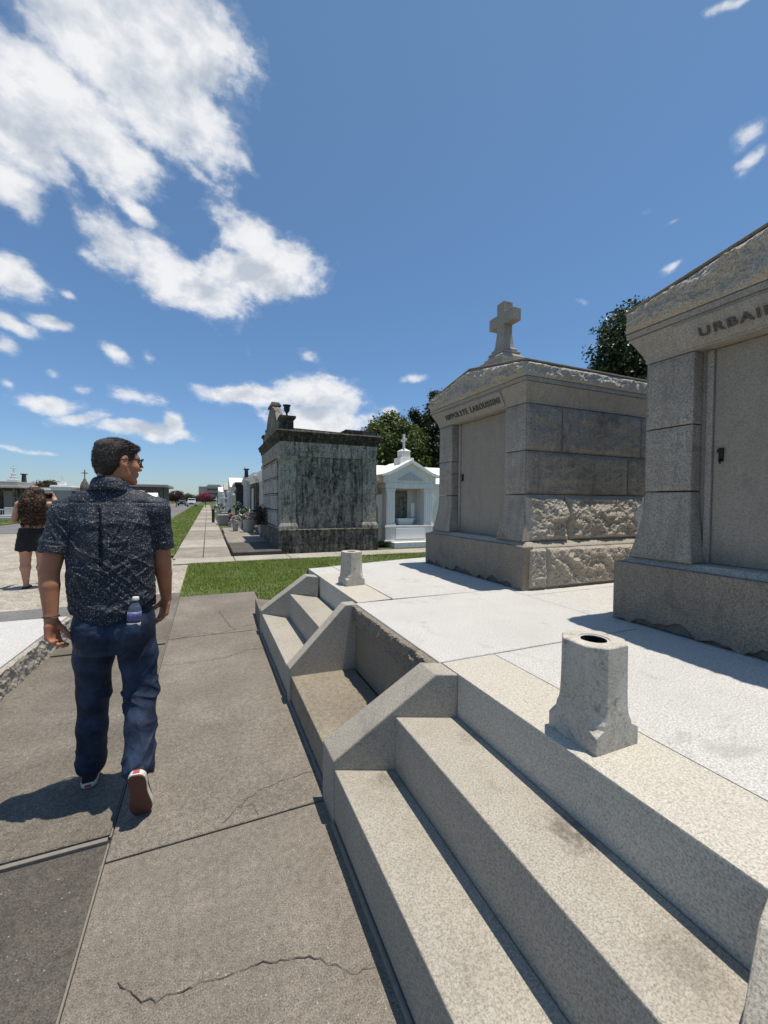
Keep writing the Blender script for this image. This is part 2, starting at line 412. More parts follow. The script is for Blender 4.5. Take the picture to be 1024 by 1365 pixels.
w = bpy.data.worlds.new('World'); scene.world = w; w.use_nodes = True
t = w.node_tree; n = t.nodes; l = t.links
for x in list(n): n.remove(x)
out = n.new('ShaderNodeOutputWorld'); sky = n.new('ShaderNodeTexSky'); sky.sky_type = 'NISHITA'; sky.sun_disc = False
sky.sun_elevation = math.asin(Ldir.z); sky.sun_rotation = math.atan2(Ldir.x, Ldir.y)
sky.air_density = 1.15; sky.dust_density = .15; sky.ozone_density = 3.0; sky.altitude = 5
bg = n.new('ShaderNodeBackground'); bg.inputs['Strength'].default_value = SKY
hsv = n.new('ShaderNodeHueSaturation'); hsv.inputs['Saturation'].default_value = 1.02; hsv.inputs['Hue'].default_value = .503
l.new(sky.outputs[0], hsv.inputs['Color'])
tc0 = n.new('ShaderNodeTexCoord'); sx = n.new('ShaderNodeSeparateXYZ'); l.new(tc0.outputs['Generated'], sx.inputs[0])
rp = n.new('ShaderNodeValToRGB'); l.new(sx.outputs[2], rp.inputs[0])
while len(rp.color_ramp.elements) < 4: rp.color_ramp.elements.new(.5)
for e, (p, c) in zip(rp.color_ramp.elements, ((0.0, SKYT[0]), (.10, SKYT[1]), (.28, SKYT[2]), (.75, SKYT[3]))): e.position = p; e.color = (*c, 1)
mt_ = n.new('ShaderNodeVectorMath'); mt_.operation = 'MULTIPLY'; l.new(hsv.outputs[0], mt_.inputs[0]); l.new(rp.outputs[0], mt_.inputs[1]); l.new(mt_.outputs[0], bg.inputs[0])
# one small node group: an elliptical puff around a direction in the sky
gp = bpy.data.node_groups.new('cloud_puff', 'ShaderNodeTree')
for nm, ty in (('Dir', 'NodeSocketVector'), ('C', 'NodeSocketVector'), ('E1', 'NodeSocketVector'), ('E2', 'NodeSocketVector'), ('S', 'NodeSocketFloat'), ('Prev', 'NodeSocketFloat')):
    gp.interface.new_socket(nm, in_out='INPUT', socket_type=ty)
gp.interface.new_socket('D', in_out='OUTPUT', socket_type='NodeSocketFloat')
gi = gp.nodes.new('NodeGroupInput'); go = gp.nodes.new('NodeGroupOutput')
def gm(op, a, b, kind='ShaderNodeMath', o=0):
    x = gp.nodes.new(kind); x.operation = op
    for i, v in enumerate((a, b)):
        if isinstance(v, (int, float)): x.inputs[i].default_value = v
        elif v is not None: gp.links.new(v, x.inputs[i])
    return x.outputs[o]
df = gm('SUBTRACT', gi.outputs['Dir'], gi.outputs['C'], 'ShaderNodeVectorMath')
u = gm('DOT_PRODUCT', df, gi.outputs['E1'], 'ShaderNodeVectorMath', 1); v = gm('DOT_PRODUCT', df, gi.outputs['E2'], 'ShaderNodeVectorMath', 1)
r2 = gm('ADD', gm('MULTIPLY', u, u), gm('MULTIPLY', v, v))
dd = gm('SUBTRACT', gi.outputs['S'], gm('MULTIPLY', gm('POWER', r2, .75), .75))
sm = gp.nodes.new('ShaderNodeMath'); sm.operation = 'SMOOTH_MAX'; sm.inputs[2].default_value = .18
gp.links.new(dd, sm.inputs[0]); gp.links.new(gi.outputs['Prev'], sm.inputs[1]); gp.links.new(sm.outputs[0], go.inputs[0])
tc = n.new('ShaderNodeTexCoord'); dirv = tc.outputs['Generated']
wn = n.new('ShaderNodeTexNoise'); wn.inputs['Scale'].default_value = 7; wn.inputs['Detail'].default_value = 3
l.new(dirv, wn.inputs['Vector'])
ws = n.new('ShaderNodeVectorMath'); ws.operation = 'MULTIPLY_ADD'; ws.inputs[1].default_value = (.06, .06, .05); ws.inputs[2].default_value = (-.03, -.03, -.025)
l.new(wn.outputs['Color'], ws.inputs[0])
wd = n.new('ShaderNodeVectorMath'); wd.operation = 'ADD'; l.new(dirv, wd.inputs[0]); l.new(ws.outputs[0], wd.inputs[1])
prev = None
for c in CLOUDS:
    g = n.new('ShaderNodeGroup'); g.node_tree = gp
    l.new(wd.outputs[0], g.inputs['Dir'])
    g.inputs['C'].default_value = c[0:3]; g.inputs['E1'].default_value = c[3:6]; g.inputs['E2'].default_value = c[6:9]; g.inputs['S'].default_value = c[9]
    if prev is None: g.inputs['Prev'].default_value = -3
    else: l.new(prev, g.inputs['Prev'])
    prev = g.outputs[0]
def wnoise(scale, detail, rough, off=(0, 0, 0), dist=0.0):
    mp = n.new('ShaderNodeMapping'); mp.inputs['Location'].default_value = off; mp.inputs['Scale'].default_value = (1, 1, 1.5)
    l.new(dirv, mp.inputs['Vector'])
    x = n.new('ShaderNodeTexNoise'); x.inputs['Scale'].default_value = scale; x.inputs['Detail'].default_value = detail; x.inputs['Roughness'].default_value = rough; x.inputs['Distortion'].default_value = dist
    l.new(mp.outputs[0], x.inputs['Vector']); return x.outputs['Fac']
def wm(op, a, b, c=None):
    x = n.new('ShaderNodeMath'); x.operation = op
    for i, v in enumerate((a, b, c)):
        if isinstance(v, (int, float)): x.inputs[i].default_value = v
        elif v is not None: l.new(v, x.inputs[i])
    return x.outputs[0]
def wr(f, stops):
    x = n.new('ShaderNodeValToRGB'); cr = x.color_ramp
    while len(cr.elements) < len(stops): cr.elements.new(.5)
    for e, (p, c) in zip(cr.elements, stops): e.position = p; e.color = (c, c, c, 1) if isinstance(c, (int, float)) else (*c, 1)
    l.new(f, x.inputs[0]); return x.outputs[0]
na = wnoise(10, 8, .56, dist=.15); nb = wnoise(34, 6, .6, (.3, .1, .2))
nc = wnoise(4.5, 4, .5, (.7, .2, .4)); nz = wm('ADD', wm('ADD', wm('MULTIPLY', wm('SUBTRACT', na, .5), 1.9), wm('MULTIPLY', wm('SUBTRACT', nb, .5), 1.05)), wm('MULTIPLY', wm('SUBTRACT', nc, .5), .9))
core = wm('MINIMUM', wm('MAXIMUM', wm('MULTIPLY', prev, 1.0), 0.0), 1.0)
dens = wm('ADD', prev, wm('MULTIPLY', nz, wm('SUBTRACT', 1.05, wm('MULTIPLY', core, .55))))
mask = wr(dens, [(.0, 0), (.22, .10), (.46, .58), (.70, .93), (.95, 1)])
# sunlit rims are the thin edges, thick middles and bases go grey-blue
na2 = wnoise(10, 8, .56, (.012, -.006, .05), .15)
rel = wm('MULTIPLY', wm('SUBTRACT', na, na2), 1.5)
ng = wnoise(5.5, 5, .5, (.1, .9, .3)); thick = wr(wm('ADD', prev, wm('MULTIPLY', wm('SUBTRACT', ng, .5), .9)), [(.40, 1.04), (.75, .90), (1.0, .80)])
tone = wm('ADD', thick, rel)
tone = wm('MINIMUM', wm('MAXIMUM', tone, .60), 1.08)
ccol = n.new('ShaderNodeMix'); ccol.data_type = 'RGBA'
ci = [i for i in ccol.inputs if i.type == 'RGBA']; ci[0].default_value = (.50, .565, .66, 1); ci[1].default_value = (.93, .94, .96, 1)
l.new(wr(tone, [(.55, 0), (1.0, 1)]), ccol.inputs['Factor'])
cb = n.new('ShaderNodeBackground'); cb.inputs['Strength'].default_value = CLOUD
l.new([o for o in ccol.outputs if o.type == 'RGBA'][0], cb.inputs[0])
ms = n.new('ShaderNodeMixShader'); l.new(mask, ms.inputs[0]); l.new(bg.outputs[0], ms.inputs[1]); l.new(cb.outputs[0], ms.inputs[2]); l.new(ms.outputs[0], out.inputs[0])
w.cycles.sampling_method = 'MANUAL'; w.cycles.sample_map_resolution = 512

# ------------------------------------------------------------------ ground and paving
def sheet(name, poly, z, mat, kind='structure', sub=0):
    mb = MB(); mb.add([(x, y, z) for x, y in poly], [tuple(range(len(poly)))])
    o = mb.build(name, mat); o['kind'] = kind; return o
def rect(x0, x1, y0, y1): return [(x0, y0), (x1, y0), (x1, y1), (x0, y1)]
tg = NT('dry_grass_ground')
gc = tg.mix(tg.ramp(tg.noise(.35, 6), [(.4, 0), (.65, 1)]), (.075, .10, .03), (.14, .13, .06))
gc = tg.mix(tg.ramp(tg.noise(14, 5), [(.4, 0), (.7, .6)]), gc, (.03, .045, .012))
M['ground'] = tg.done(gc, .95, tg.bump(tg.noise(60, 4), .6, .03), .1)
sheet('ground', rect(-1500, 1500, -300, 2500), -.05, M['ground'])
sheet('paving_bed', rect(-1.75, 1.2, -3.2, 7.02), -.022, M['joint'])

def slab(mb, poly, z0, z1, mi=0, g=.004):
    """slab with a small chamfer"""
    cx = sum(p[0] for p in poly) / len(poly); cy = sum(p[1] for p in poly) / len(poly)
    def ins(d):
        r = []
        for x, y in poly:
            L = math.hypot(x - cx, y - cy); r.append((x + (cx - x) / L * d, y + (cy - y) / L * d))
        return r
    a = ins(g * .7); b = ins(g * 2)
    mb.loft([[(x, y, z0) for x, y in a], [(x, y, z1 - g) for x, y in a], [(x, y, z1) for x, y in b]], mi)

pv = MB(); pd = MB()
jr = [-3.2, -1.35, .05 - .0, 1.962, 3.17, 4.9, 5.94, 7.0]
jr = [-3.2, -1.3, 1.962, 3.17, 4.9, 5.94, 7.0]
for k in range(len(jr) - 1):
    dz = [0, 0, .003, -.001, .002, .0][k]
    slab(pv, [(-.394, jr[k] + .0018), (.70, jr[k] + .0018), (.70, jr[k + 1] - .0018), (-.394, jr[k + 1] - .0018)], -.05, dz, 0, .0028)
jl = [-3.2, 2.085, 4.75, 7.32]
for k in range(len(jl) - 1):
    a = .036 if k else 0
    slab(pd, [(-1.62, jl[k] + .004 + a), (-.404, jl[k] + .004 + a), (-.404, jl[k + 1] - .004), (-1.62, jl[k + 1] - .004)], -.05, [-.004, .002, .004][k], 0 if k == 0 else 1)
o = pv.build('pavement', [M['pave']]); o['kind'] = 'structure'
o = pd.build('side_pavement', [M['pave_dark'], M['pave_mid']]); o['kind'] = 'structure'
ms_ = MB()
ms_.box(-1.62, -.41, 2.094, 2.116, -.04, -.001)
ms_.box(-.408, -.398, -3.2, 2.08, -.03, -.006); ms_.box(-.409, -.399, 2.12, 7.0, -.03, -.007)
o = ms_.build('pavement_joint_filler', M['mortar'], bevel=.003); o['kind'] = 'structure'
ck = MB()
Z_ = .0042
ck.ribbon([(-.26, 1.45), (-.18, 1.37), (-.14, 1.35), (-.06, 1.352), (.05, 1.34), (.16, 1.33), (.25, 1.305), (.3, 1.29), (.36, 1.24), (.42, 1.19), (.5, 1.18)], .0026, Z_, 0, .007)
ck.ribbon([(.06, 1.995), (.13, 2.07), (.23, 2.15), (.4, 2.19), (.56, 2.19)], .003, Z_, 0, .007)
ck.ribbon([(.13, 2.07), (.2, 2.06), (.22, 1.985)], .0022, Z_, 0, .006)
ck.ribbon([(-.39, 4.15), (-.12, 4.12), (.15, 4.13), (.37, 4.27), (.55, 4.24)], .0042, .0045, 0, .014)
ck.ribbon([(-.36, 4.86), (-.08, 5.0), (.11, 4.9), (.25, 4.98), (.52, 5.14)], .0048, .0045, 0, .015)
ck.ribbon([(.14, 5.92), (.23, 5.19), (.29, 4.97)], .0042, .0045, 0, .014)
o = ck.build('pavement_cracks', M['crack'], fixn=False); o['kind'] = 'structure'

# lawn, walks and roads beyond
sheet('lawn', rect(-.42, 14, 7.0, 10.6), -.012, M['sod'])
sheet('lawn_side', rect(.72, 14, 4.4, 7.0), -.016, M['sod'])
wk = MB()
for x0, x1 in ((-.75, .62), (.63, 2.0), (2.01, 3.4), (3.41, 4.8), (4.81, 6.2), (6.21, 8), (8.01, 14)):
    slab(wk, [(x0, 10.6 + .0), (x1, 10.6), (x1, 11.55), (x0, 11.55)], -.05, .006, 0, .006)
o = wk.build('cross_walk', M['walk_light']); o['kind'] = 'structure'
sw = MB(); y = 11.56; k = 0
while y < 130:
    L = 2.6 if y < 40 else 7
    c = k % 3
    slab(sw, [(-.82, y), (-.12, y), (-.12, y + L - .02), (-.82, y + L - .02)], -.05, .004 + .006 * (k % 2), 1 if c in (1,) else 0, .006)
    slab(sw, [(-.10, y), (.58, y), (.58, y + L - .02), (-.10, y + L - .02)], -.05, .004, 1 if c in (1,) else 0, .006)
    y += L; k += 1
o = sw.build('far_pavement', [M['walk_mid'], M['walk_light']]); o['kind'] = 'structure'
sheet('verge', [(-.84, 12.2), (-.84, 118), (-3.6, 118), (-2.6, 26), (-1.6, 13.5)], -.008, M['sod'])
sheet('road', [(-2.6, 22.4), (-3.3, 120), (-3.5, 400), (-14, 400), (-10.5, 22.4)], -.022, M['asphalt'])
sheet('shell_road', [(-.42, 7.3), (-.42, 10.6), (-.75, 11.6), (-1.4, 13.2), (-2.55, 22.5), (-60, 22.5), (-60, 6.98), (-1.66, 6.98), (-1.66, 7.3)], -.030, M['shell'])
sheet('concrete_strip', rect(-60, -1.63, 5.5, 6.99), -.014, M['strip_grey'])
sheet('far_lawn', [(-10.4, 22.6), (-60, 22.6), (-60, 36), (-11, 36)], -.02, M['sod'])

# grass: blades of real geometry
def grass(name, regions, label=None):
    V = []; F = []
    tot = 0
    for (poly, n, h, wd) in regions:
        xs = [p[0] for p in poly]; ys = [p[1] for p in poly]
        pts = rng.uniform((min(xs), min(ys)), (max(xs), max(ys)), (n, 2))
        ins = np.zeros(n, bool); j = len(poly) - 1
        for i in range(len(poly)):
            xi, yi = poly[i]; xj, yj = poly[j]
            cnd = ((yi > pts[:, 1]) != (yj > pts[:, 1])) & (pts[:, 0] < (xj - xi) * (pts[:, 1] - yi) / (yj - yi + 1e-12) + xi)
            ins ^= cnd; j = i
        pts = pts[ins]; n = len(pts)
        dens = fbm(pts[:, 0] * .9, pts[:, 1] * .9, np.zeros(n) + 3, 3)
        keep = rng.random(n) < .85 + .5 * dens
        pts = pts[keep]; dens = dens[keep]; n = len(pts)
        a = rng.uniform(0, 2 * np.pi, n); hh = h * rng.uniform(.5, 1.25, n) * (1 + .3 * dens); lean = rng.uniform(.1, .8, n) * hh; la = rng.uniform(0, 2 * np.pi, n)
        z0 = np.full(n, -.016)
        dx = np.cos(a) * wd; dy = np.sin(a) * wd; lx = np.cos(la) * lean; ly = np.sin(la) * lean
        P = np.stack([np.stack([pts[:, 0] - dx, pts[:, 1] - dy, z0], 1), np.stack([pts[:, 0] + dx, pts[:, 1] + dy, z0], 1),
                      np.stack([pts[:, 0] + lx + dx * .15, pts[:, 1] + ly + dy * .15, z0 + hh], 1)], 1).reshape(-1, 3)
        V.append(P); F.append(np.arange(len(P)).reshape(-1, 3) + tot); tot += len(P)
    t = NT(name + '_blades')
    col = t.ramp(t.noise(230, 1, .5), [(.32, (.11, .17, .026)), (.5, (.23, .31, .05)), (.68, (.38, .42, .12))])
    col = t.mix(t.ramp(t.noise(1.6, 5), [(.42, 0), (.7, .55)]), col, (.30, .30, .10))
    t.b.inputs['Subsurface Weight'].default_value = 0
    m = t.done(col, .55, None, .25)
    o = np_mesh(name, np.concatenate(V), np.concatenate(F), m, smooth=False)
    return tag(o, label, 'grass', None, 'stuff')
grass('lawn_grass', [(rect(-.40, 2.6, 7.0, 10.6), 52000, .05, .0045), (rect(2.6, 9, 9.2, 10.6), 16000, .05, .006), (rect(.72, 1.6, 4.9, 7.0), 5000, .05, .005)], 'mown green lawn between the paving and the pale cross walk')
grass('verge_grass', [([(-.84, 12.2), (-.84, 30), (-2.5, 30), (-1.6, 13.5)], 26000, .06, .008), ([(-.84, 30), (-.84, 118), (-3.3, 118), (-2.5, 30)], 22000, .08, .025)], 'long green grass verge between the grey road and pavement')
grass('far_grass', [([(-10.4, 22.6), (-26, 22.6), (-26, 36), (-11, 36)], 24000, .07, .02)], 'distant green grass in front of the left row of tombs')

# ------------------------------------------------------------------ rock-faced stone
def rock(mb, o, ux, uz, nn, w, h, depth, seed, res=.012, margin=.035, mi=0, K=7, chip=.016, vs=1.0, prof=0.0):
    """a quarry-pitched face: w along ux, h along uz, bulging along nn"""
    nu = max(4, int(w / res)); nv = max(4, int(h * vs / res))
    U, Vv = np.meshgrid(np.linspace(0, w, nu + 1), np.linspace(0, h, nv + 1), indexing='ij')
    rs = np.random.default_rng(seed)
    ju = rs.uniform(-.35, .35, U.shape) * res; jv = rs.uniform(-.35, .35, U.shape) * res / vs
    ju[0] = ju[-1] = 0; jv[:, 0] = jv[:, -1] = 0; jv[0] = jv[-1] = 0; ju[:, 0] = ju[:, -1] = 0
    U = U + ju; Vv = Vv + jv
    e = np.minimum(np.minimum(U, w - U) / margin, np.minimum(Vv, h - Vv) * vs / (margin * .8)); e = np.clip(e, 0, 1)
    e = e * e * (3 - 2 * e)
    V0 = Vv; Vv = Vv * vs; h = h * vs
    pl = np.full(U.shape, 1e9)
    for k in range(K):
        cu, cv = rs.uniform(0, w), rs.uniform(0, h); gu, gv = rs.normal(0, .34), rs.normal(.05, .42)
        pl = np.minimum(pl, depth * rs.uniform(.75, 1.15) + gu * (U - cu) + gv * (Vv - cv))
    pl = np.clip(pl, depth * .25, depth * 1.25)
    s = seed * 3.17
    if prof:
        q_ = Vv / h + .10 * pn(U * 5 + seed, Vv * 3, np.zeros_like(U)); pk = .60
        pl = pl * (1 - prof + prof * np.where(q_ < pk, .30 + .70 * np.clip(q_, 0, 1) / pk, np.clip(1 - (q_ - pk) / (1 - pk) * .95, 0, 1)))
    wob = .05 * pn(U * 7 + s, Vv * 7, np.zeros_like(U) + 5)
    d = pl + chip * 1.0 * ridged(U * 4.5 + s + wob, Vv * 6.5, np.zeros_like(U) + s, 2) + chip * .42 * ridged(U * 17 + s, Vv * 21 + wob * 9, np.zeros_like(U), 2) + chip * .16 * rs.normal(0, .6, U.shape)
    d = e * np.maximum(d, .004)
    P = np.array(o)[None, None] + U[..., None] * np.array(ux) + V0[..., None] * np.array(uz) + d[..., None] * np.array(nn)
    idx = np.arange((nu + 1) * (nv + 1)).reshape(nu + 1, nv + 1)
    F = np.stack([idx[:-1, :-1], idx[1:, :-1], idx[1:, 1:], idx[:-1, 1:]], -1).reshape(-1, 4)
    mb.add(P.reshape(-1, 3).tolist(), F.tolist(), mi, False)

# ------------------------------------------------------------------ the two flights of steps
def quad_prism(mb, plan, z0, z1, mi=0):
    n = len(plan)
    mb.loft([[(x, y, z0) for x, y in plan], [(x, y, z1) for x, y in plan]], mi)
def cheek(name, xs, yA, yB, root, mat):
    """raking side wall; xs = [(x, z_top)...] profile, yA/yB = (front, back) y of its two faces"""
    x0, x1 = xs[0][0], xs[-1][0]
    def yy(p, x): return p[0] + (p[1] - p[0]) * (x - x0) / (x1 - x0)
    prof = [(x0, -.04)] + xs + [(x1, -.04)]
    mb = MB(); n = len(prof)
    vs = [(x, yy(yA, x), z) for x, z in prof] + [(x, yy(yB, x), z) for x, z in prof]
    mb.add(vs, [tuple(range(n)), tuple(range(2 * n - 1, n - 1, -1))] + [(i, i + n, (i + 1) % n + n, (i + 1) % n) for i in range(n)])
    return mb.build(name, mat, root, bevel=.006)
XB = 1.058; ZP = .705
def flight(label, xf, y_near, y_far, zs, cop_y):
    """y_near / y_far: ((front outer,inner),(back outer,inner)) of the cheek walls"""
    root = thing('granite_steps', label, 'steps', (0, 0, 0))
    nf, nb_ = y_near; ff, fb = y_far
    def yn(x): return nf[1] + (nb_[1] - nf[1]) * (x - xf) / (XB - xf)
    def yf(x): return ff[1] + (fb[1] - ff[1]) * (x - xf) / (XB - xf)
    x2 = xf + .264
    for a, b, z in ((xf + .006, x2 - .001, zs[0]), (x2, XB - .001, zs[1])):
        mb = MB()
        quad_prism(mb, [(a, yn(a) + .002), (b, yn(b) + .002), (b, yf(b) - .002), (a, yf(a) - .002)], -.04, z)
        mb.build('step', M['granite_warm'], root, bevel=.005)
    prof = [(xf, zs[2]), (.965, ZP - .001), (XB, ZP - .001)]
    cheek('side_wall', prof, (nf[0], nb_[0]), (nf[1], nb_[1]), root, M['granite_warm'])
    cheek('side_wall', prof, (ff[1], fb[1]), (ff[0], fb[0]), root, M['granite_warm'])
    # riser below the landing and the buff landing stone
    mb = MB(); quad_prism(mb, [(XB, nb_[1]), (XB + .12, nb_[1]), (XB + .12, fb[1]), (XB, fb[1])], -.04, zs[1] - .012); mb.build('riser', M['granite_warm'], root)
    mb = MB(); slab(mb, cop_y, zs[1] - .01, ZP + .001, 0, .004); mb.build('landing_stone', M['granite_cop'], root)
    # lead-grey bedding mortar along the foot of the lowest riser
    mb = MB()
    mb.box(xf - .012, xf + .004, nf[1] + .01, ff[1] - .01, -.04, .022); mb.build('bedding_mortar', M['mortar'], root, bevel=.006)
    return root
steps_near = flight('nearest granite steps with raking side walls beside the paving', .53, ((.13, .30), (.28, .437)), ((1.985, 1.80), (1.725, 1.575)), (.255, .505, .292),
                    [(XB + .001, .43), (1.372, .43), (1.372, 1.722), (XB + .001, 1.722)])
steps_far = flight('farther granite steps beside the lawn with the farther stone vase above', .548, ((3.00, 3.105), (2.96, 3.07)), ((4.86, 4.70), (4.32, 4.17)), (.235, .495, .262),
                   [(XB + .02, 3.0), (1.375, 3.025), (1.385, 4.30), (XB + .02, 4.30)])
lb = thing('concrete_block', 'low tan concrete block in the recess between the two flights of steps', 'block')
mb = MB(); quad_prism(mb, [(.562, 1.97), (1.035, 1.74), (1.035, 2.972), (.562, 3.002)], -.04, .205); mb.build('body', M['landing'], lb, bevel=.006)
mb = MB(); mb.box(.545, .564, 1.99, 3.0, -.04, .028); mb.build('foot_moulding', M['strip_grey'], lb, bevel=.008)
lb2 = MB(); quad_prism(lb2, [(.555, 4.87), (1.02, 4.40), (1.02, 5.2), (.575, 5.62)], -.04, .20)
tag(lb2.build('concrete_kerb_block', M['pave'], bevel=.006), 'low concrete kerb block past the farther steps, touching the lawn', 'block')
# dark notches under the side walls are left to the sun's shadow
# ------------------------------------------------------------------ raised platform
pf = thing('stone_platform', 'wide raised platform of pale granite slabs carrying the two grey tombs', 'platform')
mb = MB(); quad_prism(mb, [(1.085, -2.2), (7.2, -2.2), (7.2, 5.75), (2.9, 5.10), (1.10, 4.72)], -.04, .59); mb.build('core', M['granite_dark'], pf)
def pslab(poly, dz=0.0):
    mb = MB(); slab(mb, poly, .585, ZP + dz, 0, .004); mb.build('slab', M['granite_white'], pf)
pslab([(1.376, -2.2), (2.5, -2.2), (2.5, 1.722), (1.376, 1.722)])
pslab([(1.062, -2.2), (1.372, -2.2), (1.372, .424), (1.062, .424)])
pslab([(2.504, -2.2), (4.6, -2.2), (4.6, 2.70), (2.504, 2.70)], -.001)
pslab([(4.604, -2.2), (7.2, -2.2), (7.2, 5.75), (4.604, 5.36)], -.002)
pslab([(1.05, 1.727), (2.5, 1.727), (2.5, 2.985), (1.05, 2.985)], .001)
pslab([(1.389, 3.02), (2.5, 2.99), (2.5, 5.06), (1.389, 4.80)], 0)
pslab([(1.082, 4.304), (1.385, 4.304), (1.385, 4.795), (1.082, 4.735)], -.001)
pslab([(2.504, 2.704), (4.6, 2.704), (4.6, 5.355), (2.504, 5.06)], .0)
mb = MB()
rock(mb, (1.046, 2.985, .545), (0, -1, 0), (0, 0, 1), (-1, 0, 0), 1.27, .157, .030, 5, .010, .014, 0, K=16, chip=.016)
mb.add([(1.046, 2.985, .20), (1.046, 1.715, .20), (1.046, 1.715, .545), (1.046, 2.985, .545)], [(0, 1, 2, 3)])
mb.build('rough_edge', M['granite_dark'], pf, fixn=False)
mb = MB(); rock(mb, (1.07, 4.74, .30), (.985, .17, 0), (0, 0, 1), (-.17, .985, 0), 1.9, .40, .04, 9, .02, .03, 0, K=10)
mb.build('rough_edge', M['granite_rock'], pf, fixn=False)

# pale slab on the left, rough front edge
ls = thing('stone_slab', 'low pale granite slab with a rough broken edge at the left', 'slab')
mb = MB(); slab(mb, [(-1.40, 5.42), (-1.50, 2.0), (-1.56, -1), (-6.5, -1), (-6.5, 5.42)], .04, .222, 0, .004)
mb.build('top_slab', M['granite_white'], ls)
mb = MB(); e0 = Vector((-1.395, 5.42, 0)); e1 = Vector((-1.495, 2.0, 0)); dv = (e1 - e0).normalized()
rock(mb, (e0.x, e0.y, -.03), tuple(dv), (0, 0, 1), (-dv.y, dv.x, 0) if (-dv.y) > 0 else (dv.y, -dv.x, 0), (e1 - e0).length, .245, .035, 21, .020, .02, 0, K=22, chip=.015)
mb.build('rough_edge', M['granite_rock'], ls, fixn=False)
mb = MB(); mb.box(-6.5, -1.44, 5.415, 5.5, -.04, .19); mb.build('end_face', M['granite_white'], ls)

# ------------------------------------------------------------------ flower vases of chamfered stone
tv = NT('weathered_vase_marble')
vc = tv.mix(tv.ramp(tv.noise(130, 3, .75), [(.25, 0), (.72, 1)]), (.27, .245, .20), (.60, .555, .47))
vc = tv.mix(tv.ramp(tv.noise(7, 7, .7, .6, tv.mapping((1.6, 1.6, .7))), [(.45, 0), (.62, .75)]), vc, (.57, .53, .46))
vc = tv.mix(tv.ramp(tv.noise(26, 5, .7), [(.55, 0), (.7, .7)]), vc, (.10, .095, .085))
M['vase'] = tv.done(vc, .8, tv.bump(tv.noise(90, 4), .35, .006), .25)
def vase(label, x, y, h, s, rz, group):
    root = thing('stone_vase', label, 'vase', (x, y, ZP + .001), rz, group)
    hb, a = .0972 * s, .0935 * s
    rings = []
    for f, c, z in ((hb, hb - .002, 0), (hb, hb - .002, .056), (hb, hb - .012, .062), (hb, hb - .034, .074), (hb, .060 * s, .088), (hb - .0004, .052 * s, .100), (hb - .001, .0485 * s, .114), (hb - .0018, .0472 * s, .130), (hb - .0026, .0467 * s, .148), (a, .0465 * s, .17), (a - .0015, .046 * s, h - .003), (a - .0045, .0445 * s, h)):
        rings.append([(f, -c, z), (f, c, z), (c, f, z), (-c, f, z), (-f, c, z), (-f, -c, z), (-c, -f, z), (c, -f, z)])
    mb = MB(); n = 8
    mb.loft(rings, 0, False, True, False)
    # top face with a socket
    m_ = 32
    outer = []
    r8 = rings[-1]
    for k in range(m_):
        t_ = k / m_ * 8; i = int(t_); q = t_ - i
        p0, p1 = Vector(r8[i]), Vector(r8[(i + 1) % 8]); outer.append(tuple(p0.lerp(p1, q)))
    a0 = math.atan2(r8[0][1], r8[0][0])
    def circ(r, z):
        return [(r * math.cos(math.atan2(p[1], p[0])), r * math.sin(math.atan2(p[1], p[0])), z) for p in outer]
    mb.loft([outer, circ(.050 * s, h + .0005)], 0, False, False, False)
    mb.build('body', M['vase'], root, bevel=.0025, fixn=True)
    mb = MB(); mb.loft([circ(.050 * s, h + .0005), circ(.048 * s, h - .004), circ(.041 * s, h - .004)], 0, False, False, False); mb.build('rim', M['grey_marble'], root)
    mb = MB(); mb.loft([circ(.0415 * s, h - .003), circ(.037 * s, h - .20)], 0, True, False, True); mb.build('socket', M['hole'], root)
    return root
vase('nearer chamfered stone flower vase with a round hole, on the buff landing', 1.208, .985, .333, 1.0, 0, 'stone flower vases on the platform')
vase('farther chamfered stone flower vase standing near the lawn', 1.262, 3.70, .315, .98, .12, 'stone flower vases on the platform')

# ------------------------------------------------------------------ lettering
def lettering(name, text, mat, parent, mw_, size, width=None, extrude=.004, bold=.0):
    cu = bpy.data.curves.new(name, 'FONT'); cu.body = text; cu.size = size; cu.extrude = extrude; cu.offset = bold
    cu.align_x = 'LEFT'; cu.space_character = 1.22
    tmp = bpy.data.objects.new(name + '_curve', cu); COL.objects.link(tmp)
    bpy.context.view_layer.update()
    dg = bpy.context.evaluated_depsgraph_get()
    me = bpy.data.meshes.new_from_object(tmp.evaluated_get(dg))
    COL.objects.unlink(tmp); bpy.data.objects.remove(tmp)
    xs = [v.co.x for v in me.vertices]
    s = (width / (max(xs) - min(xs))) if width else 1
    x0 = min(xs)
    for v in me.vertices: v.co.x = (v.co.x - x0) * s
    me.transform(mw_)
    me.materials.clear(); me.materials.append(mat)
    me.name = name
    o = bpy.data.objects.new(name, me); return link(o, parent)

# ------------------------------------------------------------------ the two grey granite tombs
def rock_gable(mb, o, ux, uz, nn, w, hfun, depth, seed, **kw):
    """rock face whose height varies along it"""
    tmp = MB(); rock(tmp, (0, 0, 0), (1, 0, 0), (0, 0, 1), (0, -1, 0), w, 1.0, depth, seed, vs=.2, **kw)
    a = np.array(tmp.v); hh = hfun(a[:, 0])
    P = np.array(o)[None] + a[:, :1] * np.array(ux) + (a[:, 2] * hh)[:, None] * np.array(uz) + (-a[:, 1:2]) * np.array(nn)
    mb.add(P.tolist(), tmp.f, 0, False)

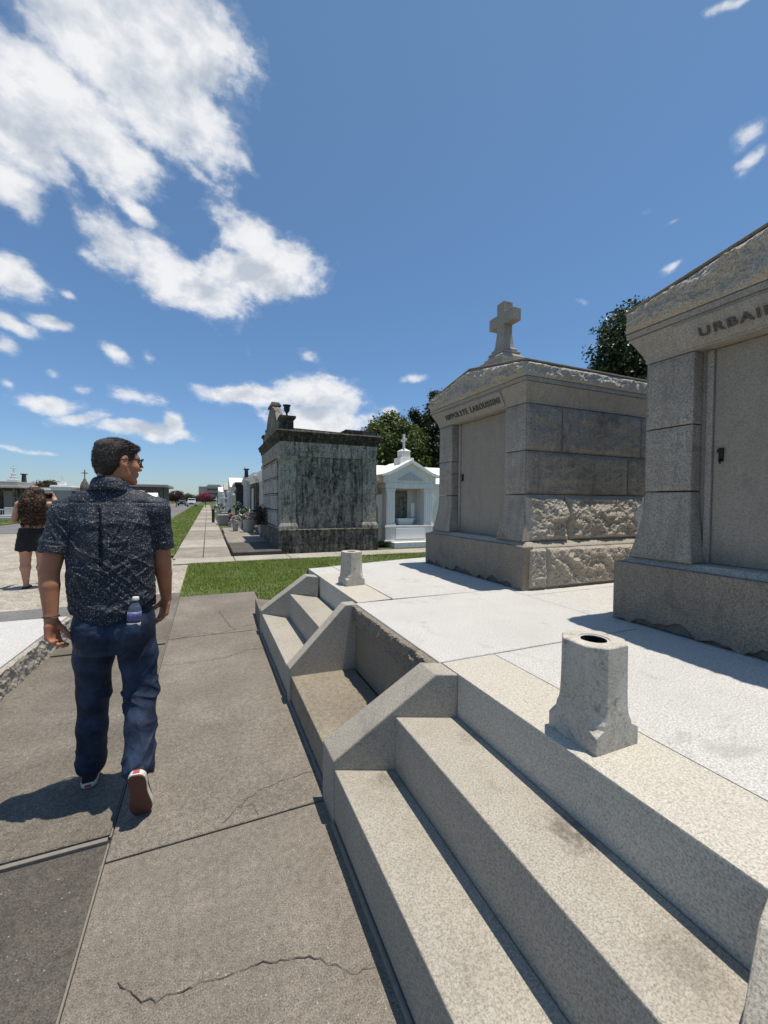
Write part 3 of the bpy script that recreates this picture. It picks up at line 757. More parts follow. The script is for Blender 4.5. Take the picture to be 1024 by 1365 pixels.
def granite_tomb(label, yc, text, tspan, seed, with_cross=True, D=2.65, lsize=.086):
    root = thing('granite_tomb', label, 'tomb', (2.60, yc, ZP), 0)
    G, GR, GD = M['granite_tomb'], M['granite_rock'], M['granite_dark']
    rs = random.Random(seed)
    # base: core, smooth front stone with a broken lower edge, rock-faced flank
    mb = MB()
    mb.rect_loft([(-.004, -.02), (-.004, .385), (-.012, .397), (-.045, .432)], D / 2 + .01, 0, D / 2 - .015, .885)
    mb.build('base_core', GR, root, bevel=.004)
    mb = MB(); pts = []
    k = 64
    for i in range(k + 1):
        y = -.888 + 1.776 * i / k
        e = .034 + .020 * math.sin(i * .29 + seed) + .015 * math.sin(i * .83 + seed * 2) + rs.uniform(-.014, .014)
        if i in (0, k): e = -.01
        if i in (1, 2, 3, k - 1): e = .006
        pts.append((y, max(-.01, e)))
    poly = pts + [(.888, .388), (.880, .398), (-.880, .398), (-.888, .388)]
    mb.prism(poly, 'x', -.016, .10)
    mb.build('base_front', GD, root, bevel=.004)
    mb = MB(); rock(mb, (.018, .872, -.004), (0, -1, 0), (0, 0, 1), (-1, 0, 0), 1.744, .135, .008, seed + 77, .014, .008, 0, K=20, chip=.014); mb.build('rough_footing', M['footing'], root, fixn=False)
    for sy in (-1, 1):
        mb = MB()
        xe = [.045, .262, D - .03] if sy < 0 else [.045, 1.2, D - .03]
        for q in range(2):
            rock(mb, (xe[q] + .006, sy * .880, .012) if sy < 0 else (xe[q + 1] - .006, sy * .880, .012), (1 if sy < 0 else -1, 0, 0), (0, 0, 1), (0, sy, 0), xe[q + 1] - xe[q] - .012, .365, .065, seed + 3 * q + sy, .0115, .03, 0, K=8 + 6 * q, chip=.02, prof=.75)
        mb.build('base_rock_face', GR, root, fixn=False)
    # body
    mb = MB(); mb.box(.20, D - .06, -.748, .748, .40, 1.74); mb.build('wall_core', G, root)
    zc = [(.434, .868), (.876, 1.276), (1.284, 1.716)]
    for ci, (z0, z1) in enumerate(zc):
        for sy in (-1, 1):
            splits = {0: [.10, .60, D - .10], 1: [.10, .285, 1.5, D - .10], 2: [.10, .56, 1.7, D - .10]}[ci]
            for q in range(len(splits) - 1):
                mb = MB(); a, b = splits[q] + .004, splits[q + 1] - .004
                dep = [.165, .026, .024][ci]; ch = [.022, .014, .013][ci]
                if ci == 0:
                    # flared course: the stone leans outward to its foot
                    mb2 = MB(); rock(mb2, (a, -.765, z0) if sy < 0 else (b, .765, z0), (1 if sy < 0 else -1, 0, 0), (0, 0, 1), (0, sy, 0), b - a, z1 - z0, dep, seed + 31 * ci + 7 * q + sy, .011, .055, 0, K=9 + 5 * q, chip=ch, prof=.9)
                    vv = [(x, y + sy * .055 * max(0, 1 - (z - z0) / (z1 - z0)) ** 1.6, z) for x, y, z in mb2.v]
                    mb.add(vv, mb2.f)
                else:
                    rock(mb, (a, -.762, z0) if sy < 0 else (b, .762, z0), (1 if sy < 0 else -1, 0, 0), (0, 0, 1), (0, sy, 0), b - a, z1 - z0, dep, seed + 31 * ci + 7 * q + sy, .016, .05, 0, K=10, chip=ch)
                mb.build('wall_block', GR if ci == 0 else M['granite_hewn'], root, fixn=False)
    for sy in (-1, 1):
        for ci, (z0, z1) in enumerate(zc):
            mb = MB(); rings = []
            for t_ in np.linspace(0, 1, 9 if ci == 0 else 2):
                f = (1 - t_) ** 1.7 if ci == 0 else 0.0
                xf = .105 - .065 * f; yo = .765 + .062 * f; yi = .478 - .05 * f
                z = z0 + (z1 - z0) * t_
                r_ = [(xf, yi), (xf, yo), (.30, yo - .004), (.30, yi)]
                if sy < 0: r_ = [(x, -y) for x, y in reversed(r_)]
                else: r_ = r_
                rings.append([(x, y, z) for x, y in r_])
            mb.loft(rings)
            if ci:
                ya, yb_ = (.484, .759) if sy > 0 else (-.759, -.484)
                rock(mb, (.1045, yb_, z0 + .004), (0, -1, 0), (0, 0, 1), (-1, 0, 0), yb_ - ya, z1 - z0 - .008, .006, seed + 90 + ci + sy, .014, .03, 0, K=9, chip=.005)
            mb.build('pilaster', M['granite_hewn'], root, bevel=.009 if not ci else 0)
    mb = MB(); mb.box(.26, .40, -.47, .47, .42, 1.73); mb.build('door_recess', M['hole'], root)
    dr = MB(); dr.box(.19, .27, -.452, .405, .436, 1.716); dr = dr.build('door', M['door_granite'], root, bevel=.004)
    mb = MB(); mb.box(.178, .27, .412, .446, .436, 1.716); mb.build('door_frame', G, root, bevel=.003)
    mb = MB(); mb.box(.178, .192, .352, .374, 1.045, 1.125); mb.box(.170, .18, .347, .379, 1.10, 1.118); mb.tube([(.176, .363, 1.06), (.160, .363, 1.05), (.176, .363, 1.035)], .006, 6); mb.build('handle', M['bronze'], dr, bevel=.003)
    # entablature, cove and roof
    def ring(o, z): return [(.10 - o, -.765 - o, z), (D - .06 + o, -.765 - o, z), (D - .06 + o, .765 + o, z), (.10 - o, .765 + o, z)]
    mb = MB()
    mb.loft([ring(-.05, 1.722), ring(.006, 1.722), ring(.008, 1.745), ring(.018, 1.775), ring(.038, 1.815), ring(.062, 1.86), ring(.078, 1.888), ring(.078, 1.892)])
    mb.build('frieze', G, root, bevel=.003)
    mb = MB(); mb.loft([ring(.070, 1.892), ring(.070, 1.898), ring(.088, 1.898), ring(.090, 1.930), ring(.084, 1.936)]); mb.build('cornice_band', G, root, bevel=.003)
    y0, y1 = tspan
    mb = MB()
    pr = [(.102, 1.735), (.085, 1.735), (.052, 1.80), (.018, 1.872), (.022, 1.884), (.06, 1.884)]
    mb.prism([(x, z) for x, z in pr], 'y', -.49, .56); pnl = mb.build('name_panel', G, root, bevel=.003)
    a = math.atan2(.034, .070); s_, c_ = math.sin(a), math.cos(a)
    mt = Matrix(((0, -s_, -c_, .0615 - .004), (-1, 0, 0, y1), (0, c_, -s_, 1.775), (0, 0, 0, 1)))
    words = text.split(); tot = len(text); pos = 0
    for wd_ in words:
        ya_ = y1 - (y1 - y0) * pos / tot; wlen = (y1 - y0) * (len(wd_) - .15) / tot
        m2_ = mt.copy(); m2_[1][3] = ya_
        lettering('lettering', wd_, M['letters'], pnl, m2_, lsize, wlen, .003, .0012); pos += len(wd_) + 1
    ov = .088; yh = .765 + ov; xf = .10 - ov; xb = D - .06 + ov; ze = 1.937; eh = .125; ap = .155
    mb = MB()
    rock_gable(mb, (xf, yh, ze), (0, -1, 0), (0, 0, 1), (-1, 0, 0), 2 * yh, lambda u: eh + ap * (1 - np.abs(u / yh - 1)), .034, seed + 51, res=.012, margin=.03, K=18, chip=.026)
    rock_gable(mb, (xb, -yh, ze), (0, 1, 0), (0, 0, 1), (1, 0, 0), 2 * yh, lambda u: eh + ap * (1 - np.abs(u / yh - 1)), .022, seed + 52, res=.03, margin=.03, K=14, chip=.014)
    rock(mb, (xf, -yh, ze), (1, 0, 0), (0, 0, 1), (0, -1, 0), xb - xf, eh, .03, seed + 53, .012, .03, 0, K=16, chip=.016)
    rock(mb, (xb, yh, ze), (-1, 0, 0), (0, 0, 1), (0, 1, 0), xb - xf, eh, .03, seed + 54, .02, .03, 0, K=16, chip=.016)
    z1 = ze + eh; zt = z1 + ap
    mb.add([(xf, -yh, z1), (xb, -yh, z1), (xb, 0, zt), (xf, 0, zt), (xf, yh, z1), (xb, yh, z1)], [(0, 1, 2, 3), (3, 2, 5, 4)])
    mb.build('roof', GR, root, fixn=False)
    mb = MB()
    mb.prism([(-yh - .012, z1 + .002), (0, zt + .002), (yh + .012, z1 + .002), (yh + .012, z1 + .022), (0, zt + .022), (-yh - .012, z1 + .022)], 'x', xf - .012, xb + .012)
    mb.build('roof_slab', GD, root, bevel=.006)
    if with_cross:
        cr = thing_part = MB()
        mb = cr
        mb.box(.28, .66, -.19, .19, zt - .06, zt + .145); zb = zt + .146
        sq = lambda h_, z_: [(.47 - h_, -h_, z_), (.47 + h_, -h_, z_), (.47 + h_, h_, z_), (.47 - h_, h_, z_)]
        mb.loft([sq(.155, zb), sq(.155, zb + .035), sq(.115, zb + .075), sq(.125, zb + .08), sq(.125, zb + .098), sq(.095, zb + .108), sq(.10, zb + .113), sq(.10, zb + .132), sq(.080, zb + .15), sq(.072, zb + .19), sq(.064, zb + .27), sq(.062, zb + .30)])
        zs = zb + .30
        mb.box(.41, .53, -.060, .060, zs, 3.725 - ZP)
        za = 3.475 - ZP
        mb.box(.4105, .5295, -.195, -.0605, za, za + .13); mb.box(.4105, .5295, .0605, .195, za, za + .13)
        mb.build('cross', G, root, bevel=.006)
    return root
granite_tomb('grey granite tomb with a large stone cross standing on its roof', 3.735, 'HIPPOLYTE LAROUSSINI', (-.465, .53), 4, True)
granite_tomb('nearest grey granite tomb at the right, cut off by the picture edge, no cross seen', 1.072, 'URBAIN', (.045, .425), 12, False, 2.65, .070)

# ------------------------------------------------------------------ blackened stucco tomb
def tomb_old():
    X0, X1, Y0, Y1 = 1.93, 4.92, 12.0, 16.4
    root = thing('stucco_tomb', 'large blackened stucco tomb with cracked walls and an urn on its corner', 'tomb', (X0, Y0, 0))
    W, Dp = X1 - X0, Y1 - Y0; cx, cy = W / 2, Dp / 2
    O, OB, OF = M['old'], M['old_black'], M['old_front']
    mb = MB(); mb.rect_loft([(.05, -.05), (.05, .615), (.075, .618), (.075, .655), (.03, .665)], cx, cy, W / 2, Dp / 2); mb.build('plinth', OB, root, bevel=.01)
    mb = MB(); mb.box(.055, W - .055, .055, Dp - .055, .66, 2.86); mb.build('wall', O, root)
    for (px, py) in ((0, 0), (W - .46, 0), (0, Dp - .46), (W - .46, Dp - .46)):
        mb = MB()
        c_ = (px + .23, py + .23)
        mb.rect_loft([(.045, .665), (.045, .75), (.03, .79), (.008, .83), (0, .84), (0, 2.66), (.012, 2.664), (.02, 2.70), (.035, 2.73), (.035, 2.80)], c_[0], c_[1], .225, .225)
        mb.build('corner_pilaster', M['old_light'] if py == 0 else OF, root, bevel=.008)
    mb = MB(); mb.rect_loft([(-.01, 2.803), (-.01, 2.95), (.008, 2.955), (.008, 3.20), (.02, 3.21)], cx, cy, W / 2, Dp / 2); mb.build('architrave', M['old_light'], root, bevel=.008)
    mb = MB(); mb.rect_loft([(.02, 3.21), (.04, 3.25), (.04, 3.30), (.075, 3.35), (.10, 3.37), (.10, 3.44), (.125, 3.46), (.135, 3.50), (.0, 3.56)], cx, cy, W / 2, Dp / 2); mb.build('cornice', M['old_roof'], root, bevel=.008)
    mb = MB(); mb.loft([[(.35, .06, 3.53), (W - .02, .06, 3.50), (W - .02, Dp - .06, 3.50), (.35, Dp - .06, 3.53)], [(.35, .10, 3.63), (W - .04, .10, 3.58), (W - .04, Dp - .1, 3.58), (.35, Dp - .1, 3.63)]]); mb.box(1.95, W + .02, .0, 1.4, 3.52, 3.69); mb.build('roof', M['old_roof'], root, bevel=.01)
    for py in (.0, Dp - .42):
        mb = MB(); mb.rect_loft([(.0, 3.5), (.0, 3.84), (.035, 3.86), (.06, 3.90), (.06, 3.955), (.02, 3.965)], .21, py + .21, .17, .17); mb.build('pedestal', M['old_roof'], root, bevel=.008)
    mb = MB(); mb.lathe([(.055, 3.965), (.055, 3.99), (.025, 4.02), (.03, 4.06), (.075, 4.12), (.09, 4.19), (.085, 4.235), (.105, 4.26), (.12, 4.295), (.10, 4.30), (.06, 4.27)], (.21, .21, 0), 20); mb.build('urn', M['iron'], root)
    # front parapet with a stepped pediment
    mb = MB(); yc = Dp / 2
    mb.prism([(yc - 1.75, 3.5), (yc + 1.75, 3.5), (yc + 1.75, 3.92), (yc + 1.2, 4.0), (yc + .75, 4.42), (yc + .28, 4.60), (yc - .28, 4.60), (yc - .75, 4.42), (yc - 1.2, 4.0), (yc - 1.75, 3.92)], 'x', .03, .27)
    mb.box(-.02, .32, yc - .36, yc + .36, 4.601, 4.68); mb.box(.02, .28, yc - .25, yc - .05, 4.681, 4.76); mb.box(.02, .28, yc + .08, yc + .25, 4.681, 4.75)
    mb.build('parapet', O, root, bevel=.012)
    mb = MB(); mb.lathe([(.05, 3.92), (.10, 3.98), (.12, 4.07), (.06, 4.14), (.02, 4.2)], (.15, yc + 1.55, 0), 14); mb.build('finial', M['old_black'], root)
    # burial tablets on the front, four rows
    for r_ in range(4):
        for c in range(5):
            y0 = .52 + c * .68; z0 = .70 + r_ * .50
            mb = MB(); mb.box(-.02, .06, y0 + .015, y0 + .665, z0 + .03, z0 + .455); mb.build('tablet', OF, root, bevel=.006)
    mb = MB()
    for r_ in range(5): mb.box(-.045, .056, .47, Dp - .47, .665 + r_ * .50, .695 + r_ * .50)
    mb.build('tablet_ledge', OF, root, bevel=.006)
    # the long crack and a patch of missing stucco on the flank
    def crk(pts, wd):
        mb = MB(); mb.ribbon([(x, z) for x, z in pts], wd, 0, 0, .02)
        mb.v = [(x, .0535, y) for x, y, z in mb.v]; return mb
    mb = crk([(1.62, 3.19), (1.55, 2.95), (1.60, 2.70), (1.55, 2.45), (1.66, 2.28), (1.62, 2.22), (1.50, 2.1), (1.45, 1.95)], .026)
    m2 = crk([(1.66, 2.28), (1.80, 2.18), (1.98, 2.16)], .024); m3 = crk([(.5, 2.26), (.9, 2.22), (1.25, 2.16), (1.35, 2.10)], .016); m4 = crk([(1.42, 1.12), (1.45, 1.0), (1.5, .85)], .02)
    for q in (mb, m2, m3, m4): q.build('wall_crack', M['hole'], root, fixn=False)
    return root
tomb_old()

# ------------------------------------------------------------------ white chapel tomb
def tomb_white():
    root = thing('white_tomb', 'bright white chapel tomb with a gabled front and small cross beside the blackened tomb', 'tomb', (6.36, 12.6, 0))
    Wm, Wc = M['white'], M['white_clean']
    mb = MB(); mb.box(-1.42, 2.6, .55, 2.9, -.05, 1.98); mb.build('body', Wm, root, bevel=.01)
    mb = MB(); mb.box(-1.47, 2.65, .50, 2.95, 1.98, 2.06); mb.box(-1.52, 2.70, .45, 3.0, 2.06, 2.15); mb.build('eave_moulding', Wm, root, bevel=.01)
    mb = MB(); mb.prism([(.42, 2.152), (3.03, 2.152), (1.72, 2.86)], 'x', -1.55, 2.72); mb.build('roof', Wc, root, bevel=.01)
    # steps, base, piers
    mb = MB(); mb.box(-.72, 1.14, -.42, .5, -.05, .14); mb.build('step', Wm, root, bevel=.012)
    mb = MB(); mb.box(-.96, .96, -.16, .54, .142, .20); mb.box(-.92, .92, -.13, .54, .20, .62); mb.box(-.95, .95, -.16, .54, .62, .68); mb.build('base', Wm, root, bevel=.012)
    mb = MB(); mb.box(-.55, .55, -.165, -.13, .24, .60); mb.build('base_panel', M['white_clean'], root, bevel=.01)
    for s in (-1, 1):
        pr = MB(); a, b = sorted((s * .56, s * .88)); pr.box(a, b, -.10, .5, .682, 1.94); pr.box(a - .03, b + .03, -.13, .5, .682, .75); pr.box(a - .025, b + .025, -.125, .5, 1.86, 1.935)
        pr = pr.build('pier', Wm, root, bevel=.01)
        mb = MB()
        for q in range(3):
            xq = (a + b) / 2 - .085 + q * .085
            mb.box(xq - .022, xq + .022, -.112, -.101, .80, 1.80)
        mb.build('pier_fluting', Wc, pr, bevel=.004)
        # scrolled side buttress
        mb = MB(); p = [(.0, .14), (.34, .14), (.30, .30), (.30, .42), (.20, .55), (.16, .75), (.17, 1.25), (.26, 1.45), (.30, 1.60), (.20, 1.72), (.0, 1.75)]
        mb.prism([(s * (.89 + u), z) for u, z in p], 'y', .18, .46); mb.build('side_scroll', Wm, root, bevel=.01)
    # niche
    mb = MB(); mb.box(-.56, .56, .44, .52, .68, 1.94); mb.build('niche_back', M['grey_marble'], root)
    mb = MB(); mb.box(-.50, .16, .425, .441, .74, 1.88); mb.build('marble_tablet', M['brown_marble'], root, bevel=.004)
    mb = MB(); mb.box(.30, .44, .40, .441, .95, 1.45); mb.build('niche_panel', Wc, root, bevel=.006)
    # gable
    mb = MB(); mb.box(-.93, .93, -.14, .52, 1.942, 2.12); mb.build('lintel', Wm, root, bevel=.008)
    mb = MB(); mb.prism([(-1.0, 2.122), (1.0, 2.122), (1.0, 2.32), (0, 2.80), (-1.0, 2.32)], 'y', -.12, 1.6); mb.build('gable', Wm, root, bevel=.008)
    mb = MB()
    for s in (-1, 1):
        mb.prism([(s * 1.10, 2.32), (s * 1.10, 2.40), (s * .8, 2.50), (0, 2.92), (0, 2.80), (s * .8, 2.39)], 'y', -.24, 1.7) if s > 0 else mb.prism([(0, 2.801), (0, 2.921), (-.8, 2.501), (-1.10, 2.401), (-1.10, 2.321), (-.8, 2.391)], 'y', -.24, 1.7)
    mb.build('gable_cornice', Wc, root, bevel=.008)
    mb = MB(); mb.prism([(-.5, 2.22), (.5, 2.22), (0, 2.50)], 'y', -.16, -.12); mb.build('gable_panel', M['grey_marble'], root, bevel=.008)
    mb = MB(); mb.box(-.26, .26, .15, .67, 2.78, 3.02); mb.box(-.17, .17, .24, .58, 3.02, 3.26)
    mb.loft([[(-.19, .22, 3.26), (.19, .22, 3.26), (.19, .60, 3.26), (-.19, .60, 3.26)], [(-.05, .36, 3.36), (.05, .36, 3.36), (.05, .46, 3.36), (-.05, .46, 3.36)]])
    mb.box(-.035, .035, .375, .445, 3.36, 3.86); mb.box(-.032, .032, .448, .60, 3.63, 3.70); mb.box(-.032, .032, .22, .372, 3.63, 3.70); mb.build('cross', Wm, root, bevel=.006)
    pl = thing('planter_box', 'white fluted planter box standing in the niche of the white tomb', 'planter', (6.30, 12.80, .681))
    mb = MB(); mb.loft([[(-.25, -.1, 0), (.25, -.1, 0), (.25, .1, 0), (-.25, .1, 0)], [(-.30, -.13, .20), (.30, -.13, .20), (.30, .13, .20), (-.30, .13, .20)]], cap1=False)
    for q in range(9): mb.box(-.25 + q * .058, -.22 + q * .058, -.126, -.10, .03, .17)
    mb.box(-.31, .31, -.14, -.12, .19, .23); mb.box(-.31, .31, .12, .14, .19, .23); mb.box(-.31, -.29, -.119, .119, .19, .23); mb.box(.29, .31, -.119, .119, .19, .23)
    mb.build('box', M['white'], pl, bevel=.004)
    mb = MB(); mb.box(-.285, .285, -.115, .115, .15, .19); mb.build('soil', M['sod'], pl)
M['brown_marble'] = old_stucco('mottled_brown_marble', (.30, .27, .23), .62)
tomb_white()

# ------------------------------------------------------------------ far rows of tombs
def cross_geo(mb, x, y, z, h, t_=.05):
    mb.box(x - t_ / 2, x + t_ / 2, y - t_ / 2, y + t_ / 2, z, z + h)
    mb.box(x - t_ / 2 + .001, x + t_ / 2 - .001, y - h * .3, y - t_ / 2 - .001, z + h * .6, z + h * .6 + t_); mb.box(x - t_ / 2 + .001, x + t_ / 2 - .001, y + t_ / 2 + .001, y + h * .3, z + h * .6, z + h * .6 + t_)
    mb.box(x - h * .3, x - t_ / 2 - .001, y - t_ / 2 + .001, y + t_ / 2 - .001, z + h * .6 + .001, z + h * .6 + t_ - .001); mb.box(x + t_ / 2 + .001, x + h * .3, y - t_ / 2 + .001, y + t_ / 2 - .001, z + h * .6 + .001, z + h * .6 + t_ - .001)
def far_tomb(label, x, y, wx, wy, h, mat, top='flat', door='x', topmat=None, rows=0, cat='tomb', group=None, doorm=None):
    """box tomb: base, body, pilasters, cornice, a roof of the given kind; x, y = its near-left corner"""
    root = thing('family_tomb', label, cat, (x, y, 0), 0, group)
    cx, cy = wx / 2, wy / 2; tm = topmat or mat
    mb = MB(); mb.rect_loft([(.10, -.05), (.10, h * .10), (.04, h * .13)], cx, cy, cx, cy); mb.build('base', mat, root, bevel=.01)
    mb = MB(); mb.box(0, wx, 0, wy, h * .131, h * .84); mb.build('body', mat, root, bevel=.01)
    for px, py in ((-.03, -.03), (-.03, wy - .22), (wx - .22, -.03), (wx - .22, wy - .22)):
        mb = MB(); mb.box(px, px + .25, py, py + .25, h * .131, h * .839); mb.build('pilaster', mat, root, bevel=.01)
    mb = MB(); mb.rect_loft([(.04, h * .84), (.04, h * .88), (.10, h * .90), (.14, h * .94), (.14, h * .965), (.0, h * .975)], cx, cy, cx, cy); mb.build('cornice', tm, root, bevel=.008)
    dm = doorm or M['grey_marble']
    mb = MB(); mb.box(-.02, .05, wy * .27, wy * .73, h * .18, h * .76); d = mb.build('tablet', dm, root, bevel=.008)
    mb = MB(); mb.box(-.05, .04, wy * .23, wy * .268, h * .16, h * .78); mb.box(-.05, .04, wy * .732, wy * .77, h * .16, h * .78); mb.box(-.06, .04, wy * .22, wy * .78, h * .781, h * .81); mb.build('tablet_frame', mat, d, bevel=.006)
    mb = MB(); z = h * .975
    if top == 'flat':
        mb.box(-.1, wx + .1, -.1, wy + .1, z - .02, z + .10)
    elif top == 'gable':
        mb.prism([(-.16, z), (wy + .16, z), (cy, z + wy * .26)], 'x', -.16, wx + .16)
    elif top == 'gablecross':
        mb.prism([(-.16, z), (wy + .16, z), (cy, z + wy * .26)], 'x', -.16, wx + .16); mb.box(cx - .2, cx + .2, cy - .2, cy + .2, z + .1, z + wy * .26 + .2); cross_geo(mb, cx, cy, z + wy * .26 + .2, .9, .07)
    elif top == 'pedcross':
        mb.box(-.08, wx + .08, -.08, wy + .08, z - .02, z + .07); mb.box(cx - .26, cx + .22, .2, .7, z + .071, z + .32); cross_geo(mb, cx, .45, z + .321, .62, .06)
    elif top == 'stepped':
        for q, f in enumerate((.9, .68, .46, .28)): mb.box(cx - cx * f, cx + cx * f, cy - cy * f, cy + cy * f, z + q * .26 - .01, z + q * .26 + .24)
        cross_geo(mb, cx, cy, z + 1.02, .8, .07)
    elif top == 'dome':
        mb.lathe([(cx * .7, z - .02), (cx * .7, z + .25), (cx * .62, z + .55), (cx * .4, z + .8), (.12, z + .92), (.10, z + 1.05)], (cx, cy, 0), 18); cross_geo(mb, cx, cy, z + 1.04, .8, .07)
    elif top == 'shaft':
        mb.box(-.1, wx + .1, -.1, wy + .1, z - .02, z + .10); mb.box(cx - .22, cx + .22, cy - .22, cy + .22, z + .1, z + .3)
        mb.loft([[(cx - .16, cy - .16, z + .3), (cx + .16, cy - .16, z + .3), (cx + .16, cy + .16, z + .3), (cx - .16, cy + .16, z + .3)], [(cx - .12, cy - .12, z + 1.1), (cx + .12, cy - .12, z + 1.1), (cx + .12, cy + .12, z + 1.1), (cx - .12, cy + .12, z + 1.1)]]); mb.box(cx - .2, cx + .2, cy - .2, cy + .2, z + 1.1, z + 1.2)
    elif top == 'urns':
        mb.box(-.1, wx + .1, -.1, wy + .1, z - .02, z + .08)
        for yy in (.15, wy - .15): mb.lathe([(.05, z + .08), (.04, z + .14), (.11, z + .25), (.13, z + .36), (.07, z + .44), (.03, z + .52)], (.15, yy, 0), 14)
    mb.build('roof', tm, root, bevel=.008)
    return root
far_tomb('pale grey narrow tomb with two urns on top just past the blackened tomb', 2.15, 17.0, 2.2, 1.9, 2.75, M['grey_marble'], 'urns', topmat=M['white'])
far_tomb('rough brown stone tomb with a pale flat top slab', 2.05, 19.6, 2.3, 2.6, 2.75, M['brownstone'], 'flat', topmat=M['white'])
far_tomb('grey marble tomb with a short square pillar on top', 2.0, 23.4, 2.2, 2.4, 2.7, M['grey_marble'], 'shaft')
far_tomb('polished black granite tomb carrying a black pillar', 1.9, 31.0, 1.6, 3.2, 2.75, M['black_granite'], 'shaft', topmat=M['black_granite'], doorm=M['black_granite'])
far_tomb('white tomb with a gabled roof and thin cross, past the black granite tomb', 2.0, 39.5, 2.6, 3.6, 2.75, M['white'], 'gablecross', doorm=M['black_granite'])
far_tomb('small white tomb with a flat top, next after the white gabled one', 2.1, 47.5, 2.4, 3.2, 2.5, M['white'], 'flat')
far_tomb('grey cement tomb with a plain gable, in the far right row', 2.1, 56, 2.4, 3.4, 2.9, M['grey_tomb'], 'gable')
far_tomb('white stepped tomb topped by a cross, in the far right row', 2.0, 65, 2.6, 3.4, 2.4, M['white'], 'stepped')
far_tomb('last white gabled tomb of the right row, near the pink tree', 2.0, 82, 2.6, 3.6, 3.1, M['white'], 'gable')
# left row across the grass
far_tomb('white tomb with a stepped roof and cross rising behind the dark mausoleum', -16.5, 46.5, 1.0, 1.0, 2.75, M['white_clean'], 'stepped')
far_tomb('slender dark tomb with a square pillar on its flat top, behind the mausoleum', -15.5, 46.6, .55, .55, 2.6, M['old_black'], 'shaft')
far_tomb('blue grey tomb with a white block and thin cross on its flat top', -11.55, 41, 1.15, 3.0, 2.6, M['grey_tomb'], 'pedcross', topmat=M['white_clean'])
far_tomb('narrow grey tomb with pale pilasters next to the woman with curly hair', -12.6, 41.6, .95, 2.2, 2.35, M['walk_light'], 'flat', topmat=M['white_clean'], doorm=M['black_granite'])
far_tomb('weathered brown tomb with a small dome and cross in the left row', -10.3, 42, 1.0, 2.0, 2.25, M['grey_tomb'], 'dome', topmat=M['brownstone'])
far_tomb('plain grey gabled tomb in the left row, largely hidden by the walking man', -9.1, 43.5, 1.6, 2.8, 2.5, M['grey_tomb'], 'gable')
far_tomb('second white flat tomb in the left row, largely hidden by the walking man', -7.2, 44, 1.4, 2.4, 2.3, M['white'], 'flat')
far_tomb('small white gabled tomb before the brown flat roofed building', -6.1, 50, .95, 2.0, 1.75, M['white_clean'], 'gable')

for k, (hx, hy, hw, hh_, mm, lab) in enumerate(((1.3, 21.5, .5, .75, 'grey_marble', 'small rounded grey headstone before the brown stone tomb'), (1.5, 28.6, .6, .95, 'black_granite', 'black rounded headstone before the black granite tomb'), (1.35, 34.5, .5, .8, 'white', 'white rounded headstone past the black granite tomb'), (1.4, 44.0, .6, 1.0, 'grey_tomb', 'grey rounded headstone by the small white flat tomb'), (1.1, 53.0, .6, .9, 'white', 'farthest white rounded headstone along the pavement'))):
    mb = MB(); pts_ = [(-hw / 2, 0), (hw / 2, 0)] + [(hw / 2 * math.cos(q * math.pi / 10), hh_ - hw / 2 + hw / 2 * math.sin(q * math.pi / 10)) for q in range(11)]
    mb.prism(pts_, 'y', -.06, .06); mb.box(-hw * .7, hw * .7, -.16, .16, -.05, .12)
    tag(mb.build('headstone', M[mm], None, .008, (hx, hy, 0)), lab, 'headstone')
for (x_, y_, w_, h_, mm, top_, lab) in ((1.45, 26.4, .5, 1.5, 'grey_tomb', 'o', 'slender grey obelisk beside the grey marble tomb'), (1.25, 32.8, .55, 1.2, 'grey_marble', 'c', 'stone cross on a tall grey pedestal before the black granite tomb'), (1.3, 37.6, .5, 1.9, 'white', 'c', 'white stone cross on a tall pedestal near the white gabled tomb'), (1.2, 49.5, .6, 2.0, 'grey_marble', 'o', 'farther grey obelisk along the far pavement'), (1.1, 60.5, .6, 1.8, 'white', 'c', 'farthest white pedestal cross along the far pavement')):
    mb = MB(); q = w_ / 2
    mb.box(-q * 1.3, q * 1.3, -q * 1.3, q * 1.3, -.05, .16); mb.box(-q, q, -q, q, .161, h_ * .42); mb.box(-q * 1.1, q * 1.1, -q * 1.1, q * 1.1, h_ * .42, h_ * .47)
    if top_ == 'o':
        mb.loft([[(-q * .6, -q * .6, h_ * .471), (q * .6, -q * .6, h_ * .471), (q * .6, q * .6, h_ * .471), (-q * .6, q * .6, h_ * .471)], [(-q * .4, -q * .4, h_ * 1.2), (q * .4, -q * .4, h_ * 1.2), (q * .4, q * .4, h_ * 1.2), (-q * .4, q * .4, h_ * 1.2)], [(-.01, -.01, h_ * 1.3), (.01, -.01, h_ * 1.3), (.01, .01, h_ * 1.3), (-.01, .01, h_ * 1.3)]])
    else: cross_geo(mb, 0, 0, h_ * .471, h_ * .62, .11)
    tag(mb.build('stone_monument', M[mm], None, .008, (x_, y_, 0)), lab, 'monument')
